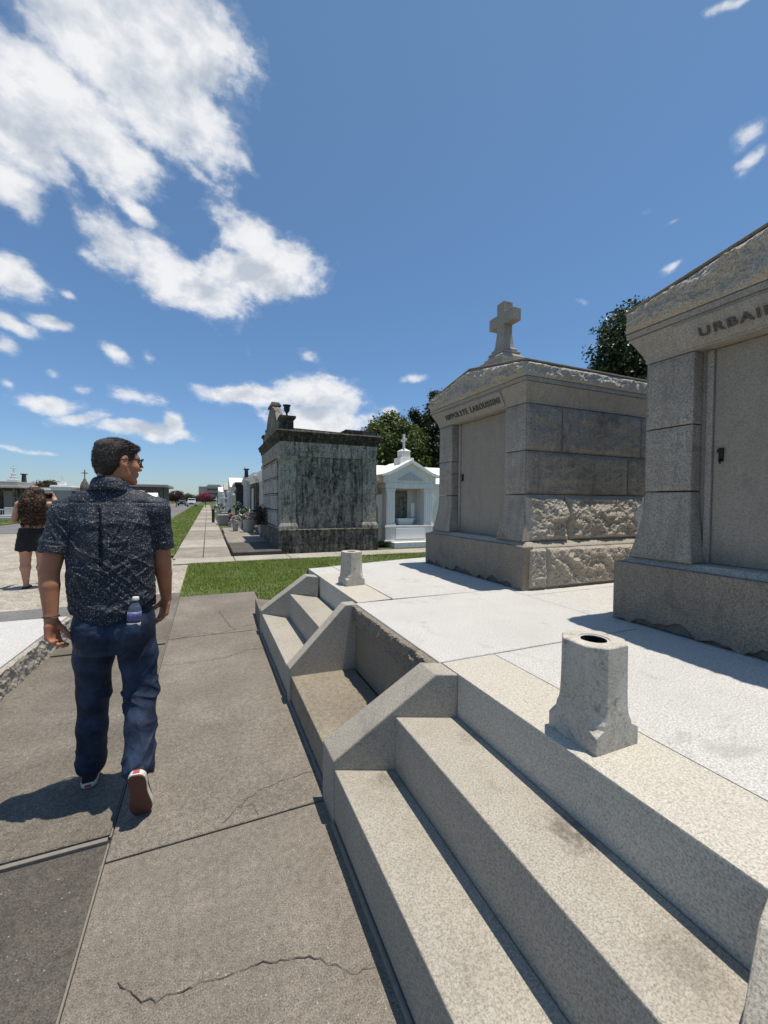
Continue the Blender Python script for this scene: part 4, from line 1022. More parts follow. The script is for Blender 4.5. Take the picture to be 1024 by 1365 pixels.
# low slabs and planted graves right of the far pavement
for (x0, x1, y0, y1, lab) in ((.62, 1.92, 11.62, 14.3, 'dark stained stone grave slab at the foot of the blackened tomb'), (.62, 1.9, 14.36, 18.3, 'second stone grave slab, beyond the stained one by the blackened tomb'), (.66, 2.0, 18.5, 22.2, 'pale grave slab carrying pots in front of the brown stone tomb')):
    mb = MB(); slab(mb, [(x0, y0), (x1, y0), (x1, y1), (x0, y1)], -.05, .10, 0, .012)
    tag(mb.build('grave_slab', M['walk_mid'] if 'pale' in lab or 'second' in lab else M['pave_dark']), lab, 'grave slab', 'flat grave slabs along the far pavement')
def pot_flowers(label, x, y, z, pr, ph, fr, cols, pm, n=70, seed=0, cat='flower pot'):
    root = thing('flower_pot', label, cat, (x, y, z), 0)
    mb = MB(); mb.lathe([(pr * .75, 0), (pr * .8, ph * .1), (pr, ph * .9), (pr * 1.1, ph), (pr * .9, ph), (pr * .85, ph * .9)], (0, 0, 0), 16); mb.build('pot', pm, root)
    rs = np.random.default_rng(seed); mb = MB()
    for k in range(n):
        v = rs.normal(size=3); v /= np.linalg.norm(v); v[2] = abs(v[2]) * 1.1
        p = Vector((v[0] * fr, v[1] * fr, ph + fr * .15 + v[2] * fr)) * 1.0; s = fr * .22
        a = Vector(rs.normal(size=3)).normalized(); b = a.orthogonal().normalized(); c = a.cross(b)
        mi = int(rs.integers(0, len(cols)))
        ring = [tuple(p + (b * math.cos(q * 1.2566) + c * math.sin(q * 1.2566)) * s) for q in range(5)]
        mb.add(ring + [tuple(p + a * s * .5)], [(q, (q + 1) % 5, 5) for q in range(5)], mi)
    mb.build('flowers', cols, root, fixn=False)
    return root
pink = plain('pink_petals', (.40, .22, .24), .7, .3, 60); wht = plain('white_petals', (.50, .47, .43), .7, .2, 60); pur = plain('purple_petals', (.24, .15, .28), .7, .3, 60); grn = plain('leaf_green', (.05, .11, .03), .6, .4, 60); red = plain('red_petals', (.45, .05, .05), .7, .3, 60)
pot_flowers('pale stone urn of pink and white flowers by the blackened tomb', 1.66, 18.9, .10, .26, .55, .26, [pink, wht, grn], M['grey_tomb'], 120, 1)
pot_flowers('pot with purple flowers in front of the brown stone tomb', 1.15, 19.6, .10, .13, .36, .22, [pur, wht, grn], M['grey_tomb'], 110, 2)
pot_flowers('dark pot of bright green leaves in front of the brown stone tomb', 1.85, 23.0, .0, .2, .5, .45, [grn, grn, wht], M['iron'], 120, 3)
pot_flowers('tall dark pot of white flowers by the grey marble tomb', 1.62, 25.4, .0, .15, 1.05, .26, [wht, grn], M['iron'], 90, 4)
pot_flowers('low pot with red flowers beside the grey planter', 1.35, 24.5, .0, .2, .3, .3, [red, grn], M['brownstone'], 80, 5)
pot_flowers('pot of pale flowers farthest along the pavement edge', .9, 36, .0, .25, .7, .4, [wht, grn], M['grey_marble'], 80, 6)
mb = MB(); mb.rect_loft([(0, 0), (0, .5), (.04, .52), (.04, .6), (0, .6)], 0, 0, .42, .4)
tag(mb.build('stone_planter', M['grey_tomb'], None, .01, (1.02, 27.0, 0)), 'square grey stone planter beside the far pavement', 'planter')
mb = MB(); mb.box(-.09, .09, -.09, .09, -.05, .78); mb.rect_loft([(0, .78), (.03, .80), (.03, .86), (0, .92)], 0, 0, .09, .09)
tag(mb.build('boundary_post', M['dark_red'] if 'dark_red' in M else plain('dark_brown_post', (.05, .03, .022), .7, .3), None, .008, (.34, 29.4, 0)), 'short dark brown post standing on the far pavement', 'post')
# dark withered plant on the ledge of the blackened tomb
mb = MB(); rs = np.random.default_rng(77)
for k in range(260):
    p = np.array([rs.normal(-.12, .07), rs.normal(0, .42), abs(rs.normal(.22, .17))]); a = rs.normal(size=3); a /= np.linalg.norm(a); b = np.cross(a, rs.normal(size=3)); b /= np.linalg.norm(b)
    s = rs.uniform(.05, .1)
    mb.add([tuple(p - a * s), tuple(p + b * s * .5), tuple(p + a * s), tuple(p - b * s * .5)], [(0, 1, 2, 3)])
for k in range(14): mb.tube([(0 - .1, rs.normal(0, .2), 0), (rs.normal(-.16, .05), rs.normal(0, .4), .35), (rs.normal(-.16, .06), rs.normal(0, .5), .6)], .012, 5)
tag(mb.build('dry_plant', plain('withered_leaves', (.035, .03, .024), .9, .5, 30), None, 0, (1.84, 15.1, .66), fixn=False), 'dark withered plant on the front ledge of the blackened tomb', 'plant')

# ------------------------------------------------------------------ figures: smooth distance fields meshed with surface nets
class Field:
    def __init__(self, lo, hi, h):
        self.lo = np.array(lo, float); self.h = h
        self.n = np.ceil((np.array(hi) - self.lo) / h).astype(int) + 1
        self.d = np.full(self.n, 1.0, np.float32)
    def sub(self, lo, hi, pad):
        a = np.clip(np.floor((np.array(lo) - pad - self.lo) / self.h).astype(int), 0, self.n); b = np.clip(np.ceil((np.array(hi) + pad - self.lo) / self.h).astype(int) + 1, 0, self.n)
        sl = tuple(slice(i, j) for i, j in zip(a, b))
        ax = [self.lo[k] + self.h * np.arange(a[k], b[k]) for k in range(3)]
        return sl, ax[0][:, None, None], ax[1][None, :, None], ax[2][None, None, :]
    def smin(self, sl, f, k):
        d = self.d[sl]
        if k <= 0: self.d[sl] = np.minimum(d, f); return
        hh = np.maximum(k - np.abs(d - f), 0) / k
        self.d[sl] = np.minimum(d, f) - hh * hh * k * .25
    def cone(self, a, b, ra, rb, k=.02, flat=1.0, side=None, op='add'):
        """round cone from a to b; cross-section scaled by `flat` along direction `side`"""
        a = np.array(a, float); b = np.array(b, float); m = max(ra, rb) * max(1, flat)
        sl, X, Y, Z = self.sub(np.minimum(a, b) - m, np.maximum(a, b) + m, k + .03)
        if 0 in self.d[sl].shape: return
        px, py, pz = X - a[0], Y - a[1], Z - a[2]
        ba = b - a
        if side is not None and flat != 1.0:
            s = np.array(side, float); s = s - ba * (s @ ba) / max(ba @ ba, 1e-9); s /= np.linalg.norm(s)
            q = px * s[0] + py * s[1] + pz * s[2]; c = (1 / flat - 1) * q
            px = px + c * s[0]; py = py + c * s[1]; pz = pz + c * s[2]
        L2 = max(ba @ ba, 1e-9)
        t = np.clip((px * ba[0] + py * ba[1] + pz * ba[2]) / L2, 0, 1)
        f = np.sqrt((px - t * ba[0])**2 + (py - t * ba[1])**2 + (pz - t * ba[2])**2) - (ra + (rb - ra) * t)
        if flat < 1: f = f * (flat + (1 - flat) * .35)
        if op == 'add': self.smin(sl, f.astype(np.float32), k)
        else: self.cut(sl, f, k)
    def cut(self, sl, f, k):
        d = self.d[sl]; f = -f
        hh = np.maximum(k - np.abs(d - f), 0) / max(k, 1e-6)
        self.d[sl] = np.maximum(d, f) + hh * hh * k * .25
    def chain(self, pts, rs, k=.02, **kw):
        for i in range(len(pts) - 1): self.cone(pts[i], pts[i + 1], rs[i], rs[i + 1], k, **kw)
    def ell(self, c, r, k=.02, rot=None, op='add'):
        c = np.array(c, float); r = np.array(r, float); m = r.max()
        sl, X, Y, Z = self.sub(c - m, c + m, k + .03)
        if 0 in self.d[sl].shape: return
        p = [X - c[0], Y - c[1], Z - c[2]]
        if rot is not None: p = [p[0] * rot[0][i] + p[1] * rot[1][i] + p[2] * rot[2][i] for i in range(3)]
        k0 = np.sqrt(sum((p[i] / r[i])**2 for i in range(3))); k1 = np.sqrt(sum((p[i] / r[i]**2)**2 for i in range(3)))
        f = k0 * (k0 - 1) / np.maximum(k1, 1e-6)
        if op == 'add': self.smin(sl, f.astype(np.float32), k)
        else: self.cut(sl, f, k)
    def loft(self, zs, cx, cy, rx, ry, k=.02, p=2.3):
        """stack of superellipses interpolated over z"""
        m = max(max(rx), max(ry)) + .02
        sl, X, Y, Z = self.sub((min(cx) - m, min(cy) - m, zs[0]), (max(cx) + m, max(cy) + m, zs[-1]), k + .02)
        z = Z[0, 0]
        I = lambda v: np.interp(z, zs, v)[None, None, :]
        ax, ay = I(rx), I(ry)
        q = (np.abs((X - I(cx)) / ax)**p + np.abs((Y - I(cy)) / ay)**p)**(1 / p)
        f = (q - 1) * np.minimum(ax, ay)
        f = np.maximum(f, np.maximum(zs[0] - Z, Z - zs[-1]))
        self.smin(sl, f.astype(np.float32), k)
    def grid(self):
        return [self.lo[k] + self.h * np.arange(self.n[k]) for k in range(3)]
    def band(self, w):
        """indices and points of the cells near the surface, for cheap displacement"""
        I = np.nonzero(np.abs(self.d) < w)
        return I, [self.lo[k] + self.h * I[k] for k in range(3)]
    def displace(self, fn, w=.03):
        I, P = self.band(w); self.d[I] = self.d[I] - fn(*P).astype(np.float32)
    def mesh(self):
        d = self.d; s = d < 0
        c = np.zeros(tuple(self.n - 1), np.uint8)
        for i in (0, 1):
            for j in (0, 1):
                for k in (0, 1): c += s[i:self.n[0] - 1 + i, j:self.n[1] - 1 + j, k:self.n[2] - 1 + k]
        act = (c > 0) & (c < 8); ijk = np.argwhere(act)
        vid = np.full(act.shape, -1, np.int64); vid[act] = np.arange(len(ijk))
        acc = np.zeros((len(ijk), 3)); cnt = np.zeros(len(ijk))
        cor = [(i, j, k) for i in (0, 1) for j in (0, 1) for k in (0, 1)]
        val = {q: d[ijk[:, 0] + q[0], ijk[:, 1] + q[1], ijk[:, 2] + q[2]].astype(float) for q in cor}
        for q in cor:
            for ax in range(3):
                if q[ax]: continue
                r = list(q); r[ax] = 1; r = tuple(r)
                a, b = val[q], val[r]; x = (a < 0) != (b < 0)
                t = np.where(x, a / np.where(x, a - b, 1), 0)
                p = np.tile(np.array(q, float), (len(ijk), 1)); p[:, ax] = t
                acc[x] += p[x]; cnt[x] += 1
        V = self.lo + self.h * (ijk + acc / cnt[:, None])
        F = []
        for ax in range(3):
            u, v = (ax + 1) % 3, (ax + 2) % 3
            sh = [slice(None)] * 3; sh2 = [slice(None)] * 3
            sh[ax] = slice(0, -1); sh2[ax] = slice(1, None)
            a = s[tuple(sh)]; b = s[tuple(sh2)]
            e = np.argwhere(a != b)
            e = e[(e[:, u] > 0) & (e[:, v] > 0) & (e[:, u] < self.n[u] - 1) & (e[:, v] < self.n[v] - 1)]
            inside = a[e[:, 0], e[:, 1], e[:, 2]]
            def cell(du, dv):
                q = e.copy(); q[:, u] -= du; q[:, v] -= dv; return vid[q[:, 0], q[:, 1], q[:, 2]]
            f = np.stack([cell(1, 1), cell(0, 1), cell(0, 0), cell(1, 0)], 1)
            f[~inside] = f[~inside][:, ::-1]
            F.append(f)
        return V, np.concatenate(F)
    def surface_y(self, x, z, y0, y1):
        """first point met going from y0 towards y1"""
        n_ = 200; y = np.linspace(y0, y1, n_)
        i = int(round((x - self.lo[0]) / self.h)); k = int(round((z - self.lo[2]) / self.h))
        j = np.clip(np.round((y - self.lo[1]) / self.h).astype(int), 0, self.n[1] - 1)
        w = np.nonzero(self.d[i, j, k] < 0)[0]
        return y[w[0]] if len(w) else None

def fig_obj(name, fld, mat, parent, org):
    V, F = fld.mesh()
    return np_mesh(name, V - np.array(org), F, mat, parent)
def taubin(V, F, it=2):
    n = len(V)
    E = np.concatenate([F[:, [0, 1]], F[:, [1, 2]], F[:, [2, 3]], F[:, [3, 0]]])
    deg = np.bincount(E[:, 0], minlength=n) + np.bincount(E[:, 1], minlength=n)
    for k in range(it):
        for lam in (.5, -.52):
            S = np.zeros_like(V)
            for c in range(3): S[:, c] = np.bincount(E[:, 0], V[E[:, 1], c], n) + np.bincount(E[:, 1], V[E[:, 0], c], n)
            V = V + lam * (S / np.maximum(deg, 1)[:, None] - V)
    return V

def skin_mat(name, base, red):
    t = NT(name)
    c = t.mix(t.ramp(t.noise(14, 5), [(.35, 0), (.7, 1)]), base, red)
    c = t.mix(t.ramp(t.noise(120, 3), [(.5, 0), (.75, .35)]), c, tuple(x * .7 for x in base))
    t.b.inputs['Subsurface Weight'].default_value = .12
    t.b.inputs['Subsurface Radius'].default_value = (.012, .005, .003)
    return t.done(c, .62, t.bump(t.noise(300, 4), .25, .0015), .25)
M['skin'] = skin_mat('tanned_skin', (.42, .205, .115), (.39, .155, .09))
M['skin_w'] = skin_mat('light_skin', (.54, .31, .21), (.50, .24, .165))
th = NT('dark_brown_hair')
hc = th.mix(th.ramp(th.noise(60, 4, .6, 0, th.mapping((6, 6, 1.2))), [(.4, 0), (.7, 1)]), (.010, .007, .005), (.055, .032, .02))
M['hair'] = th.done(hc, .45, th.bump(th.noise(110, 4, .7, 0, th.mapping((5, 5, 1))), .8, .004), .5)
# navy shirt with scattered pale specks
ts = NT('navy_speckled_shirt')
def specks(scale, lo, hi, off):
    co = ts.mapping((1, 1, 1), off)
    dist = ts.voro(scale, co=co); colv = ts.voro(scale, out='Color', co=co)
    dots = ts.ramp(dist, [(lo, 1), (hi, 0)])
    return dots, colv
wv = ts.node('ShaderNodeTexNoise'); wv.inputs['Scale'].default_value = 90; ts.conn(ts.co, wv.inputs['Vector'])
d1, c1 = specks(122, .26, .40, (0, 0, 0)); d2, c2 = specks(185, .26, .40, (.3, .1, .7))
s1 = ts.sep(c1)[0]; s2 = ts.sep(c2)[1]
k1 = ts.math('MULTIPLY', d1, ts.ramp(s1, [(.28, 0), (.9, .85)])); k2 = ts.math('MULTIPLY', d2, ts.ramp(s2, [(.30, 0), (.8, .6)]))
kk = ts.math('MAXIMUM', k1, k2)
cl = ts.mix(ts.ramp(ts.noise(40, 3), [(.3, 0), (.7, 1)]), (.008, .010, .018), (.013, .018, .029))
cl = ts.mix(kk, cl, ts.mix(s1, (.09, .13, .20), (.28, .30, .33)))
M['shirt'] = ts.done(cl, .62, ts.bump(ts.math('ADD', ts.math('MULTIPLY', ts.noise(28, 5, .6, .8, ts.mapping((1, 1, 2.2))), 1.0), ts.math('MULTIPLY', ts.noise(700, 1), .03)), .55, .012), .35)
tj = NT('dark_blue_denim')
jw = tj.noise(900, 1, .5, 0, tj.mapping((1, 1, .35)))
jc = tj.mix(tj.ramp(tj.noise(9, 6, .65), [(.40, 0), (.66, 1)]), (.007, .012, .027), (.027, .050, .098))
jc = tj.mix(tj.ramp(jw, [(.5, 0), (.75, .5)]), jc, (.04, .062, .105))
M['denim'] = tj.done(jc, .75, tj.bump(tj.math('ADD', tj.math('MULTIPLY', jw, .1), tj.noise(30, 5, .65, .6)), .5, .008), .25)
M['shoe_black'] = plain('black_canvas', (.014, .014, .016), .8, .3, 120)
M['rubber_white'] = plain('white_rubber', (.66, .63, .57), .6, .12, 60)
M['gum'] = plain('brown_gum_sole', (.12, .05, .033), .7, .25, 90)
M['black_plastic'] = plain('black_glossy_plastic', (.008, .008, .01), .2, .1, 20, spec=.6)
M['label_red'] = plain('red_label', (.45, .05, .05), .6, .1, 40)
M['stitch'] = plain('pale_stitching', (.30, .28, .24), .8, .3, 200)
tl = NT('clear_spectacle_lens'); tl.b.inputs['Transmission Weight'].default_value = 1.0; tl.b.inputs['IOR'].default_value = 1.05; M['lens'] = tl.done((.92, .95, .97), .03)

# ------------------------------------------------------------------ the walking man
OX, OY = -.44, 2.42
man = thing('person', 'man walking away in a dark speckled short-sleeved shirt and blue jeans, wearing glasses', 'person', (OX, OY, 0))
ORG = (OX, OY, 0)
def V3(*a): return np.array(a, float)
sh_l, el_l, wr_l = V3(-.635, 2.44, 1.435), V3(-.690, 2.395, 1.15), V3(-.676, 2.365, .935)
sh_r, el_r, wr_r = V3(-.245, 2.44, 1.445), V3(-.222, 2.475, 1.165), V3(-.212, 2.545, .955)
body = Field((-.86, 2.02, -.01), (-.05, 2.74, 1.84), .0042)
hc_ = V3(-.418, 2.452, 1.688)             # head centre
az = R(58); fd = V3(math.sin(az), math.cos(az), 0); sd = V3(math.cos(az), -math.sin(az), 0); ud = V3(0, 0, 1)
tl_ = R(-3); fd = fd * math.cos(tl_) + ud * math.sin(tl_); ud = np.cross(sd, fd); ud /= np.linalg.norm(ud)
def hp(f, s, u): return hc_ + fd * f + sd * s + ud * u
HR = [[fd[i], sd[i], ud[i]] for i in range(3)]
def head_shape(B):
    B.ell(hp(-.012, 0, .030), (.094, .073, .080), .02, HR)
    B.ell(hp(.035, 0, -.020), (.060, .056, .080), .03, HR)
    for s in (-1, 1):
        B.cone(hp(.005, s * .052, -.055), hp(.070, s * .016, -.093), .018, .014, .025)
        B.cone(hp(-.002, s * .056, -.02), hp(.005, s * .052, -.06), .018, .018, .02)
        B.ell(hp(.062, s * .040, -.022), (.022, .022, .022), .02, HR)       # cheek
    B.ell(hp(.076, 0, -.094), (.017, .018, .014), .015, HR)                   # chin
    B.cone(hp(.072, -.034, .028), hp(.072, .034, .028), .013, .013, .02)    # brow
    B.chain([hp(.086, 0, .018), hp(.097, 0, -.004), hp(.107, 0, -.026)], [.007, .008, .0105], .010)
    for s in (-1, 1): B.ell(hp(.095, s * .012, -.030), (.010, .007, .007), .008, HR)
    B.cone(hp(.088, -.019, -.053), hp(.088, .019, -.053), .0065, .0065, .006); B.cone(hp(.0855, -.016, -.065), hp(.0855, .016, -.065), .0075, .0075, .006)
    for s in (-1, 1): B.ell(hp(.084, s * .031, .006), (.014, .016, .011), .012, HR, op='cut')
    for s in (-1, 1): B.ell(hp(.072, s * .031, .004), (.0125, .0125, .0125), .004, HR)
    for s in (-1, 1):
        er = [[fd[i] * .96 - ud[i] * .26, sd[i], ud[i] * .96 + fd[i] * .26] for i in range(3)]
        B.ell(hp(-.004, s * .076, .000), (.019, .0095, .032), .006, er); B.ell(hp(-.002, s * .086, .004), (.010, .008, .019), .005, er, op='cut')
        B.ell(hp(.004, s * .078, -.024), (.008, .007, .010), .005, HR)
    B.cone(hp(-.030, 0, -.045), V3(-.452, 2.428, 1.50), .054, .062, .03)
head_shape(body)
def arm(B, s, e, w_, k=.02):
    m1 = s + (e - s) * .45; B.chain([s, m1, e], [.051, .046, .041], .006)
    f1 = e + (w_ - e) * .28; B.chain([e, f1, w_], [.041, .0405, .0265], .006, flat=.94, side=(0, 1, 0))
arm(body, sh_l, el_l, wr_l); arm(body, sh_r, el_r, wr_r)
def hand(B, w_, d, t, n, sc=1.0, curl=(14, 30, 26), thumb=(.72, .62, .22)):
    """d = towards the fingertips, t = towards the thumb, n = the way the palm faces"""
    d, t, n = [np.array(v, float) / np.linalg.norm(v) for v in (d, t, n)]
    t = t - d * (t @ d); t /= np.linalg.norm(t); n2 = np.cross(d, t); n = n2 if n2 @ n > 0 else -n2
    B.cone(w_, w_ + d * .03, .0265 * sc, .029 * sc, .012, flat=.72, side=n)
    for q, o in enumerate((.027, .0095, -.0085, -.025)):
        r0 = w_ + d * .030 + t * o * .75; r1 = w_ + d * (.088 - abs(o - .005) * .28) * sc + t * o
        B.cone(r0, r1, .0145 * sc, .0125 * sc, .010)
        L = (.072, .081, .075, .058)[q] * sc; p = r1; a = R(10 + 5 * q)
        rad = [.0098, .0090, .0083, .0070] if q < 3 else [.0086, .0079, .0073, .0062]
        for g, fr in enumerate((.45, .32, .23)):
            a += R(curl[g] + 5 * q * (g > 0)); p2 = p + (d * math.cos(a) + n * math.sin(a) + t * o * .6 * (1 if g == 0 else .2)) * L * fr
            B.cone(p, p2, rad[g] * sc, rad[g + 1] * sc, .0035); p = p2
    p = w_ + d * .026 + t * .020 + n * .006; dirs = d * thumb[0] + t * thumb[1] + n * thumb[2]; dirs /= np.linalg.norm(dirs)
    B.cone(w_ + d * .015 + t * .008, p, .016 * sc, .016 * sc, .012)
    for g, (L, r0, r1) in enumerate(((.040, .0145, .0112), (.032, .0112, .0102), (.026, .0102, .0078))):
        p2 = p + dirs * L * sc; B.cone(p, p2, r0 * sc, r1 * sc, .006 if g == 0 else .004); p = p2
        dirs = dirs * .86 + d * .28 + n * .10; dirs /= np.linalg.norm(dirs)
hand(body, wr_l, (.05, -.05, -1), (.45, .88, .1), (.90, -.45, -.05), 1.02, (16, 30, 26), (.70, .18, .62))
hand(body, wr_r, (-.14, -.06, -1), (-.50, .86, .1), (-.86, -.48, -.05), 1.02, (10, 22, 20), (.62, .15, .75))
# inside the clothes the body goes on as one piece
body.loft([.86, .95, 1.1, 1.3, 1.42, 1.50], [-.435, -.435, -.437, -.437, -.437, -.44], [2.425, 2.425, 2.43, 2.435, 2.435, 2.435], [.15, .15, .15, .165, .15, .08], [.095, .095, .09, .10, .09, .06], .03)
hipL, knL, anL = V3(-.525, 2.43, .90), V3(-.548, 2.53, .50), V3(-.572, 2.575, .10)
hipR, knR, anR = V3(-.345, 2.42, .90), V3(-.318, 2.415, .515), V3(-.302, 2.205, .235)
for a, b, c in ((hipL, knL, anL), (hipR, knR, anR)): body.chain([a, b, c], [.075, .052, .036], .03)
# feet inside the shoes
body.cone(anL, V3(-.575, 2.66, .045), .034, .028, .02); body.cone(anR, V3(-.294, 2.222, .10), .032, .026, .02)
Vb, Fb = body.mesh(); Vb = taubin(Vb, Fb, 2)
man_body = np_mesh('body', Vb - np.array(ORG), Fb, M['skin'], man)

# hair: short at the sides, longer and brushed forward on top
hr = Field((-.56, 2.30, 1.56), (-.28, 2.60, 1.84), .0034)
hr.ell(hp(-.014, 0, .030), (.0985, .0775, .0850), .01, HR)
hr.ell(hp(-.010, 0, .074), (.090, .062, .033), .02, HR)
hr.cone(hp(.060, -.030, .070), hp(.062, .034, .070), .015, .014, .02)
hr.cone(hp(-.055, -.028, -.015), hp(-.050, .028, -.015), .044, .044, .03)
hr.cone(hp(-.050, -.022, -.050), hp(-.050, .022, -.050), .036, .036, .02)
hr.ell(hp(.098, 0, .020), (.046, .10, .052), .012, HR, op='cut')      # forehead
hr.ell(hp(.105, 0, -.04), (.090, .12, .075), .010, HR, op='cut')        # face
for s in (-1, 1):
    hr.ell(hp(.004, s * .090, -.016), (.027, .030, .046), .008, HR, op='cut')      # round the ear
    hr.ell(hp(.02, s * .085, -.066), (.070, .040, .045), .010, HR, op='cut')
hr.ell(hp(-.03, 0, -.138), (.10, .12, .055), .014, HR, op='cut')
def hf(x, y, z):
    p = np.stack([x, y, z], -1) - hc_; f = p @ fd; s = p @ sd; u_ = p @ ud
    top = np.clip((u_ - .05) / .04, 0, 1)
    return top * (.006 * ridged(f * 8, s * 60, u_ * 14, 2) - .003) + (1 - top) * .0016 * pn(f * 120, s * 120, u_ * 60) + .001 * pn(f * 200, s * 200, u_ * 200)
hr.displace(hf)
hair = fig_obj('hair', hr, M['hair'], man, ORG)
# a fringe of single strands so the outline is not a shell
rs = np.random.default_rng(4); Vh, Fh = hr.mesh(); sel = rs.integers(0, len(Vh), 15000)
P0 = Vh[sel]; Nn = P0 - hp(-.012, 0, .01); Nn /= np.linalg.norm(Nn, axis=1)[:, None]
uu = (P0 - hc_) @ ud; topk = np.clip((uu - .03) / .05, 0, 1)[:, None]
dirn = Nn * (.45 - .25 * topk) + fd[None] * (.9 * topk) + np.array([0, 0, -.6])[None] * (1 - topk) + rs.normal(0, .22, P0.shape); dirn /= np.linalg.norm(dirn, axis=1)[:, None]
Lh = (.0055 + .011 * topk) * rs.uniform(.6, 1.2, (len(P0), 1)); sdv = np.cross(dirn, rs.normal(size=P0.shape)); sdv /= np.linalg.norm(sdv, axis=1)[:, None]
Vs = np.stack([P0 - Nn * .002 + sdv * .0011, P0 - Nn * .002 - sdv * .0011, P0 + dirn * Lh], 1).reshape(-1, 3)
np_mesh('hair_strands', Vs - np.array(ORG), np.arange(len(Vs)).reshape(-1, 3), M['hair'], hair, False)

# glasses
gl = MB()
def hpl(f, s, u): return tuple(hp(f, s, u) - np.array(ORG))
rims = []
for s in (-1, 1):
    pts = []
    for k in range(17):
        a = 2 * math.pi * k / 16; ca, sa = math.cos(a), math.sin(a)
        pts.append(hpl(.106 - .010 * abs(ca) - .012 * (ca * s > 0) * abs(ca), s * .034 + .026 * math.copysign(abs(ca)**.75, ca), .006 + .0205 * math.copysign(abs(sa)**.75, sa)))
    rims.append(pts); gl.tube(pts, .0034, 8)
    gl.chain = None
    gl.tube([hpl(.090, s * .062, .016), hpl(.070, s * .075, .017), hpl(.03, s * .080, .016), hpl(-.006, s * .080, .014), hpl(-.022, s * .080, .004)], [.0040, .0036, .003, .003, .0025], 8)
gl.tube([hpl(.106, -.010, .012), hpl(.111, 0, .014), hpl(.106, .010, .012)], .0028, 8)
glo = gl.build('glasses', M['black_plastic'], man)
for pts in rims:
    mb = MB(); mb.add(pts[:-1], [tuple(range(16))]); ln = mb.build('lens', M['lens'], glo)

# shirt
st = Field((-.86, 2.18, .82), (-.06, 2.72, 1.66), .0036)
zs = [.86, .95, 1.03, 1.10, 1.20, 1.30, 1.38, 1.44, 1.485, 1.525, 1.56]
st.loft(zs, [-.430, -.432, -.437, -.442, -.440, -.438, -.437, -.438, -.440, -.443, -.446], [2.425, 2.423, 2.42, 2.42, 2.425, 2.43, 2.432, 2.433, 2.433, 2.432, 2.43], [.178, .183, .187, .191, .188, .189, .189, .176, .150, .105, .078], [.142, .138, .134, .130, .128, .130, .126, .112, .094, .080, .070], .02, 2.35)
st.chain([V3(-.475, 2.435, 1.525), V3(-.56, 2.438, 1.478), sh_l], [.052, .060, .064], .03); st.chain([V3(-.405, 2.435, 1.525), V3(-.32, 2.438, 1.482), sh_r], [.052, .060, .064], .03)
for s_, e_, w0, w1 in ((sh_l, el_l, .069, .066), (sh_r, el_r, .068, .064)):
    d_ = (e_ - s_); L_ = np.linalg.norm(d_); d_ /= L_
    b_ = s_ + d_ * .205
    st.cone(s_, b_, w0, w1, .022)
def shirt_fold(x, y, z):
    X = x + .437
    back = np.clip((2.44 - y) / .05, 0, 1)
    f = 0
    # box pleat down the back
    pl = np.clip((1.47 - z) / .03, 0, 1) * np.clip((z - 1.08) / .18, 0, 1)
    px = X + .035 + .010 * np.sin(z * 9)
    f = f + back * pl * (.010 * np.exp(-((px - .016) / .012)**2) - .014 * np.exp(-((px + .004) / .009)**2) + .006 * np.exp(-((px + .045) / .02)**2))
    # yoke seam
    f = f - back * .0030 * np.exp(-((z - 1.485 + .02 * np.abs(X)) / .004)**2)
    # drag lines: sharp creases across the waist and out of the shoulder blades
    def crease(a, b, c, p=4.5):
        return np.clip(1 - np.abs(pn(a, b, c)) * 1.9, 0, 1)**p
    low = np.clip((1.28 - z) / .14, 0, 1); wob = .012 * pn(X * 7, y * 7, z * 7)
    f = f + low * .010 * crease(X * 1.7 + 3, y * 1.5, (z + wob) * 9.5 - np.abs(X) * 4.0)
    f = f + low * .007 * crease(X * 4.0 + 9, y * 3, (z + wob) * 17 + X * 17)
    f = f + low * .006 * crease(X * 4.0 + 5, y * 3, (z + wob) * 18 - X * 15)
    midb = np.clip((z - 1.10) / .08, 0, 1) * np.clip((1.46 - z) / .08, 0, 1)
    f = f + midb * .006 * crease(X * 6 + 7, y * 4, z * 8 - np.abs(X) * 13)
    f = f + midb * .0045 * crease(X * 3.0 + 1, y * 3, z * 15 + X * 5)
    f = f + .003 * pn(x * 8, y * 8, z * 8)
    # sleeves
    arm_ = np.clip((np.abs(X) - .185) / .03, 0, 1)
    f = f + arm_ * .005 * crease(x * 9, y * 9, z * 9 + x * 14)
    f = f - .0065
    # hem seam
    sd_ = np.clip((.205 - np.abs(X)) / .07, .15, 1); sd_ = np.where(z > 1.28, 1, sd_)
    return f * sd_
st.displace(shirt_fold, .035)
for s_, e_, w0, w1 in ((sh_l, el_l, .069, .066), (sh_r, el_r, .068, .064)):
    d_ = (e_ - s_); d_ /= np.linalg.norm(d_); b_ = s_ + d_ * .205
    # sleeve hem: cut square across the arm
    sl, X, Y, Z = st.sub(b_ - .11, b_ + .11, .05)
    side = (X - b_[0]) * d_[0] + (Y - b_[1]) * d_[1] + (Z - b_[2]) * d_[2]
    rad = np.sqrt((X - b_[0])**2 + (Y - b_[1])**2)
    near = (rad < .115) & (np.abs(X + .437) > .188)
    st.d[sl] = np.where(near & (Z < b_[2] + .05), np.maximum(st.d[sl], side + .003 * np.sin(X * 45)), st.d[sl])
    # hollow the sleeve so its edge reads as cloth
    arml = st.d[sl]; t_ = side; ax_ = np.sqrt(np.maximum((X - b_[0])**2 + (Y - b_[1])**2 + (Z - b_[2])**2 - side**2, 0))
    st.d[sl] = np.where(near & (t_ > -.03), np.maximum(arml, -(ax_ - (w1 - .007))), arml)
gx, gy, gz = st.grid()
